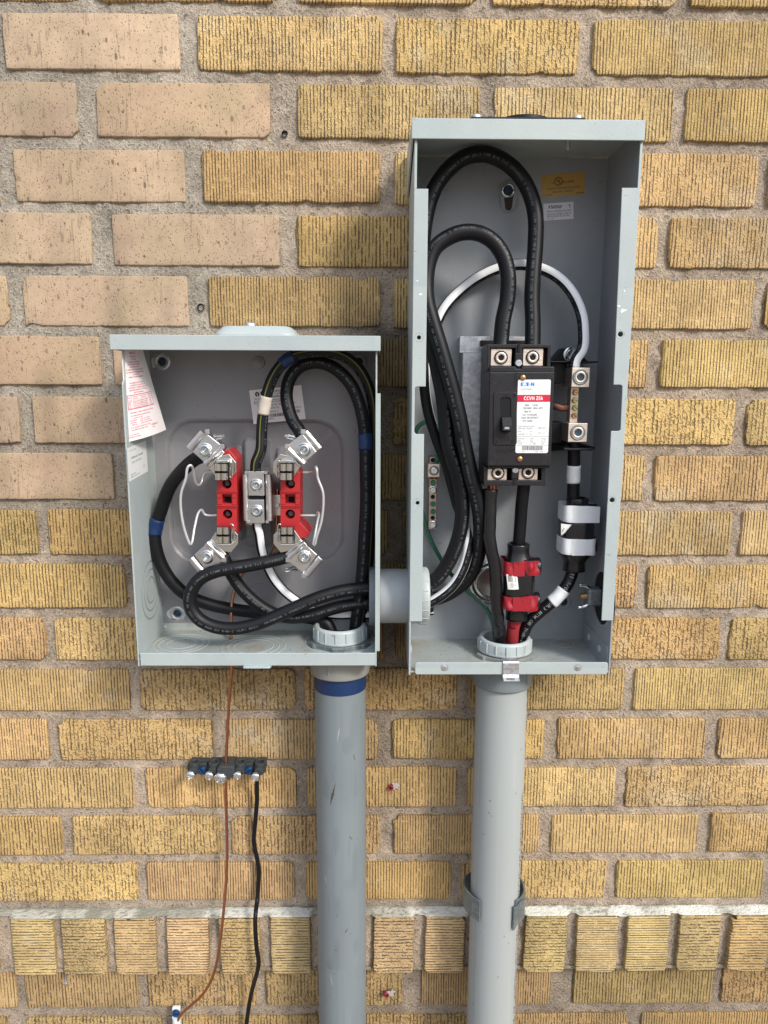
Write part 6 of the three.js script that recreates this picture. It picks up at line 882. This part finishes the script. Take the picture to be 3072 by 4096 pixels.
// ================================================================ THINGS ON THE WALL
const bb = zoomed(378, 1620, 0.13022);
{
  const q = bb, zf = 0.030, o = thing('bonding_bridge', 'dark cast bonding bridge with silver and blue screws fixed across the bricks', 'bonding bridge', P(...q(830, 330), 0.002));
  const seg = (x0, x1, y0, y1, z, zb = 0.003, r = 0.0022) => boxV(q(x0, y0), q(x1, y1), z, zb, r);
  const deck = (x0, x1) => { const a = P(...q(x0, 300), zf), b = P(...q(x1, 300), zf), w = (b.x - a.x) / 2, cx = (a.x + b.x) / 2, yt = P(...q(800, 232), 0.022).y, ybt = P(...q(800, 440), zf).y, g = []; // rounded barrel with a wire hole from above and a flat front
    const s = new THREE.Shape(); s.moveTo(cx - w, -0.006); s.lineTo(cx - w, -0.019); s.absarc(cx, -0.019, w, Math.PI, 0, false); s.lineTo(cx + w, -0.006); s.closePath(); s.holes.push(circ({ x: cx, y: -0.0165 }, w * 0.66));
    g.push(new THREE.ExtrudeGeometry(s, { depth: 0.0075, bevelEnabled: true, bevelSize: 0.0006, bevelThickness: 0.0006, bevelOffset: -0.0006, bevelSegments: 2, curveSegments: 24 }).rotateX(-Math.PI / 2).translate(0, yt - 0.0075, 0));
    const s2 = new THREE.Shape(); s2.moveTo(cx - w, -0.004); s2.lineTo(cx - w, -0.019); s2.absarc(cx, -0.019, w, Math.PI, 0, false); s2.lineTo(cx + w, -0.004); s2.closePath();
    g.push(new THREE.ExtrudeGeometry(s2, { depth: yt - 0.0075 - ybt, bevelEnabled: true, bevelSize: 0.0006, bevelThickness: 0.0004, bevelOffset: -0.0008, bevelSegments: 2, curveSegments: 24 }).rotateX(-Math.PI / 2).translate(0, ybt, 0)); g.push(turned([[w * 0.95, 0], [w * 0.92, 0.004], [w * 0.8, 0.0052], [0, 0.0052]], V3(cx, ybt + w * 0.75, 0.0225), 'z', 24)); return g; };
  part(o, 'body', [...deck(200, 365), ...deck(525, 700), ...deck(965, 1145), ...deck(1300, 1475), seg(200, 1460, 250, 385, 0.016, 0.0025), seg(380, 530, 222, 405, 0.0175, 0.002, 0.0012), seg(1148, 1305, 218, 405, 0.0175, 0.002, 0.0012)], M.cast);
  part(o, 'centre_clamp', [seg(700, 975, 262, 430, 0.027, 0.002, 0.003), plateV([q(690, 320), q(740, 270), q(950, 268), q(985, 320), q(985, 420), q(880, 505), q(700, 480)], 0.032, 0.012, 0.002)], M.cast);
  for (const x of [478, 1238]) part(o, 'label_tab', [plate(shp(rr(P(...q(x - 92, 165), 0.012).x, P(...q(x + 92, 165), 0.012).x, P(...q(x, 215), 0.012).y, P(...q(x, 168), 0.012).y, 0.0012)), 0.0135, 0.006, 0.0006), boxV(q(x - 70, 180), q(x + 70, 200), 0.0144, 0.012, 0.0004)], M.cast);
  [[264, 416, 80, 2.6], [573, 421, 80, 0.1], [1043, 418, 78, 1.57], [1342, 440, 82, 2.4]].forEach(([x, y, r, a]) => { const c = P(...q(x, y), zf + 0.0006); crossScrew(o, c, 0.0053 * r / 72, a, M.chrome, 0.12); });
  crossScrew(o, P(...q(762, 458), 0.0330), 0.0078, 2.2, M.chrome, 0.12);
  for (const [x, a] of [[455, -0.9], [1228, 0.6]]) slotScrew(o, P(...q(x, 332), 0.0178), 0.0052, a, M.blueScrew, { h: 0.0034 });
}
{
  const o = thing('wire_clip', 'white plastic wire clip with a blue screw at the bottom edge of the photo', 'wire clip', P(378, 2215, 0.002)), c = P(379, 2191, 0.010);
  part(o, 'clip_body', [box(c.x - 0.0058, c.x + 0.0052, c.y - 0.040, c.y + 0.0065, 0.001, 0.0068, 0.002), rod(V3(c.x + 0.0002, c.y - 0.006, 0.0075), V3(c.x + 0.0002, c.y - 0.040, 0.0075), 0.0055, 20)], M.whitePlastic);
  slotScrew(o, V3(c.x, c.y, 0.0066), 0.0048, 0.15, M.blueScrew, { h: 0.0036, hex: false });
}
for (const [x, y, lab] of [[843.5, 1702, 'old red wall plug beside the left conduit, the upper of the two'], [834, 2149, 'old red wall plug beside the left conduit, below the projecting course']]) {
  const c = P(x, y, 0.003), o = thing('wall_plug', lab, 'wall plug', c, undefined), r = rng(Math.round(x));
  part(o, 'sleeve', turned([[0.0022, -0.003], [0.0022, 0.0012], [0.0036, 0.0016], [0.0040, 0.0006], [0.0040, -0.003]], c, 'z', 18), M.redPlug);
  part(o, 'bore', turned([[0.0022, 0], [0, -0.001]], c, 'z', 12), M.hole);
  const pts = []; for (let i = 0; i < 14; i++) { const a = i / 14 * 6.283, q = 0.003 + 0.005 * r(); pts.push(V3(c.x + 0.006 + q * Math.cos(a), c.y + 0.002 + q * 0.8 * Math.sin(a), 0)); } part(o, 'filler', plate(shp(pts), 0.0031, 0.0022, 0.0006), std({ color: C(0.42, 0.38, 0.36), roughness: 1 }));
}
{ const c = P(140, 2110, 0.010), o = thing('wall_nail', 'bent nail poking out under the projecting course at left', 'nail', c); part(o, 'shank', rod(V3(c.x - 0.002, c.y + 0.003, 0), V3(c.x + 0.004, c.y - 0.004, 0.018), 0.0014, 10), M.zinc); part(o, 'head', turned([[0, 0.0008], [0.0024, 0.0006], [0.0025, 0]], V3(c.x + 0.004, c.y - 0.004, 0.018)), M.zinc); }

camera.far = 400;
renderer.render(scene, camera);
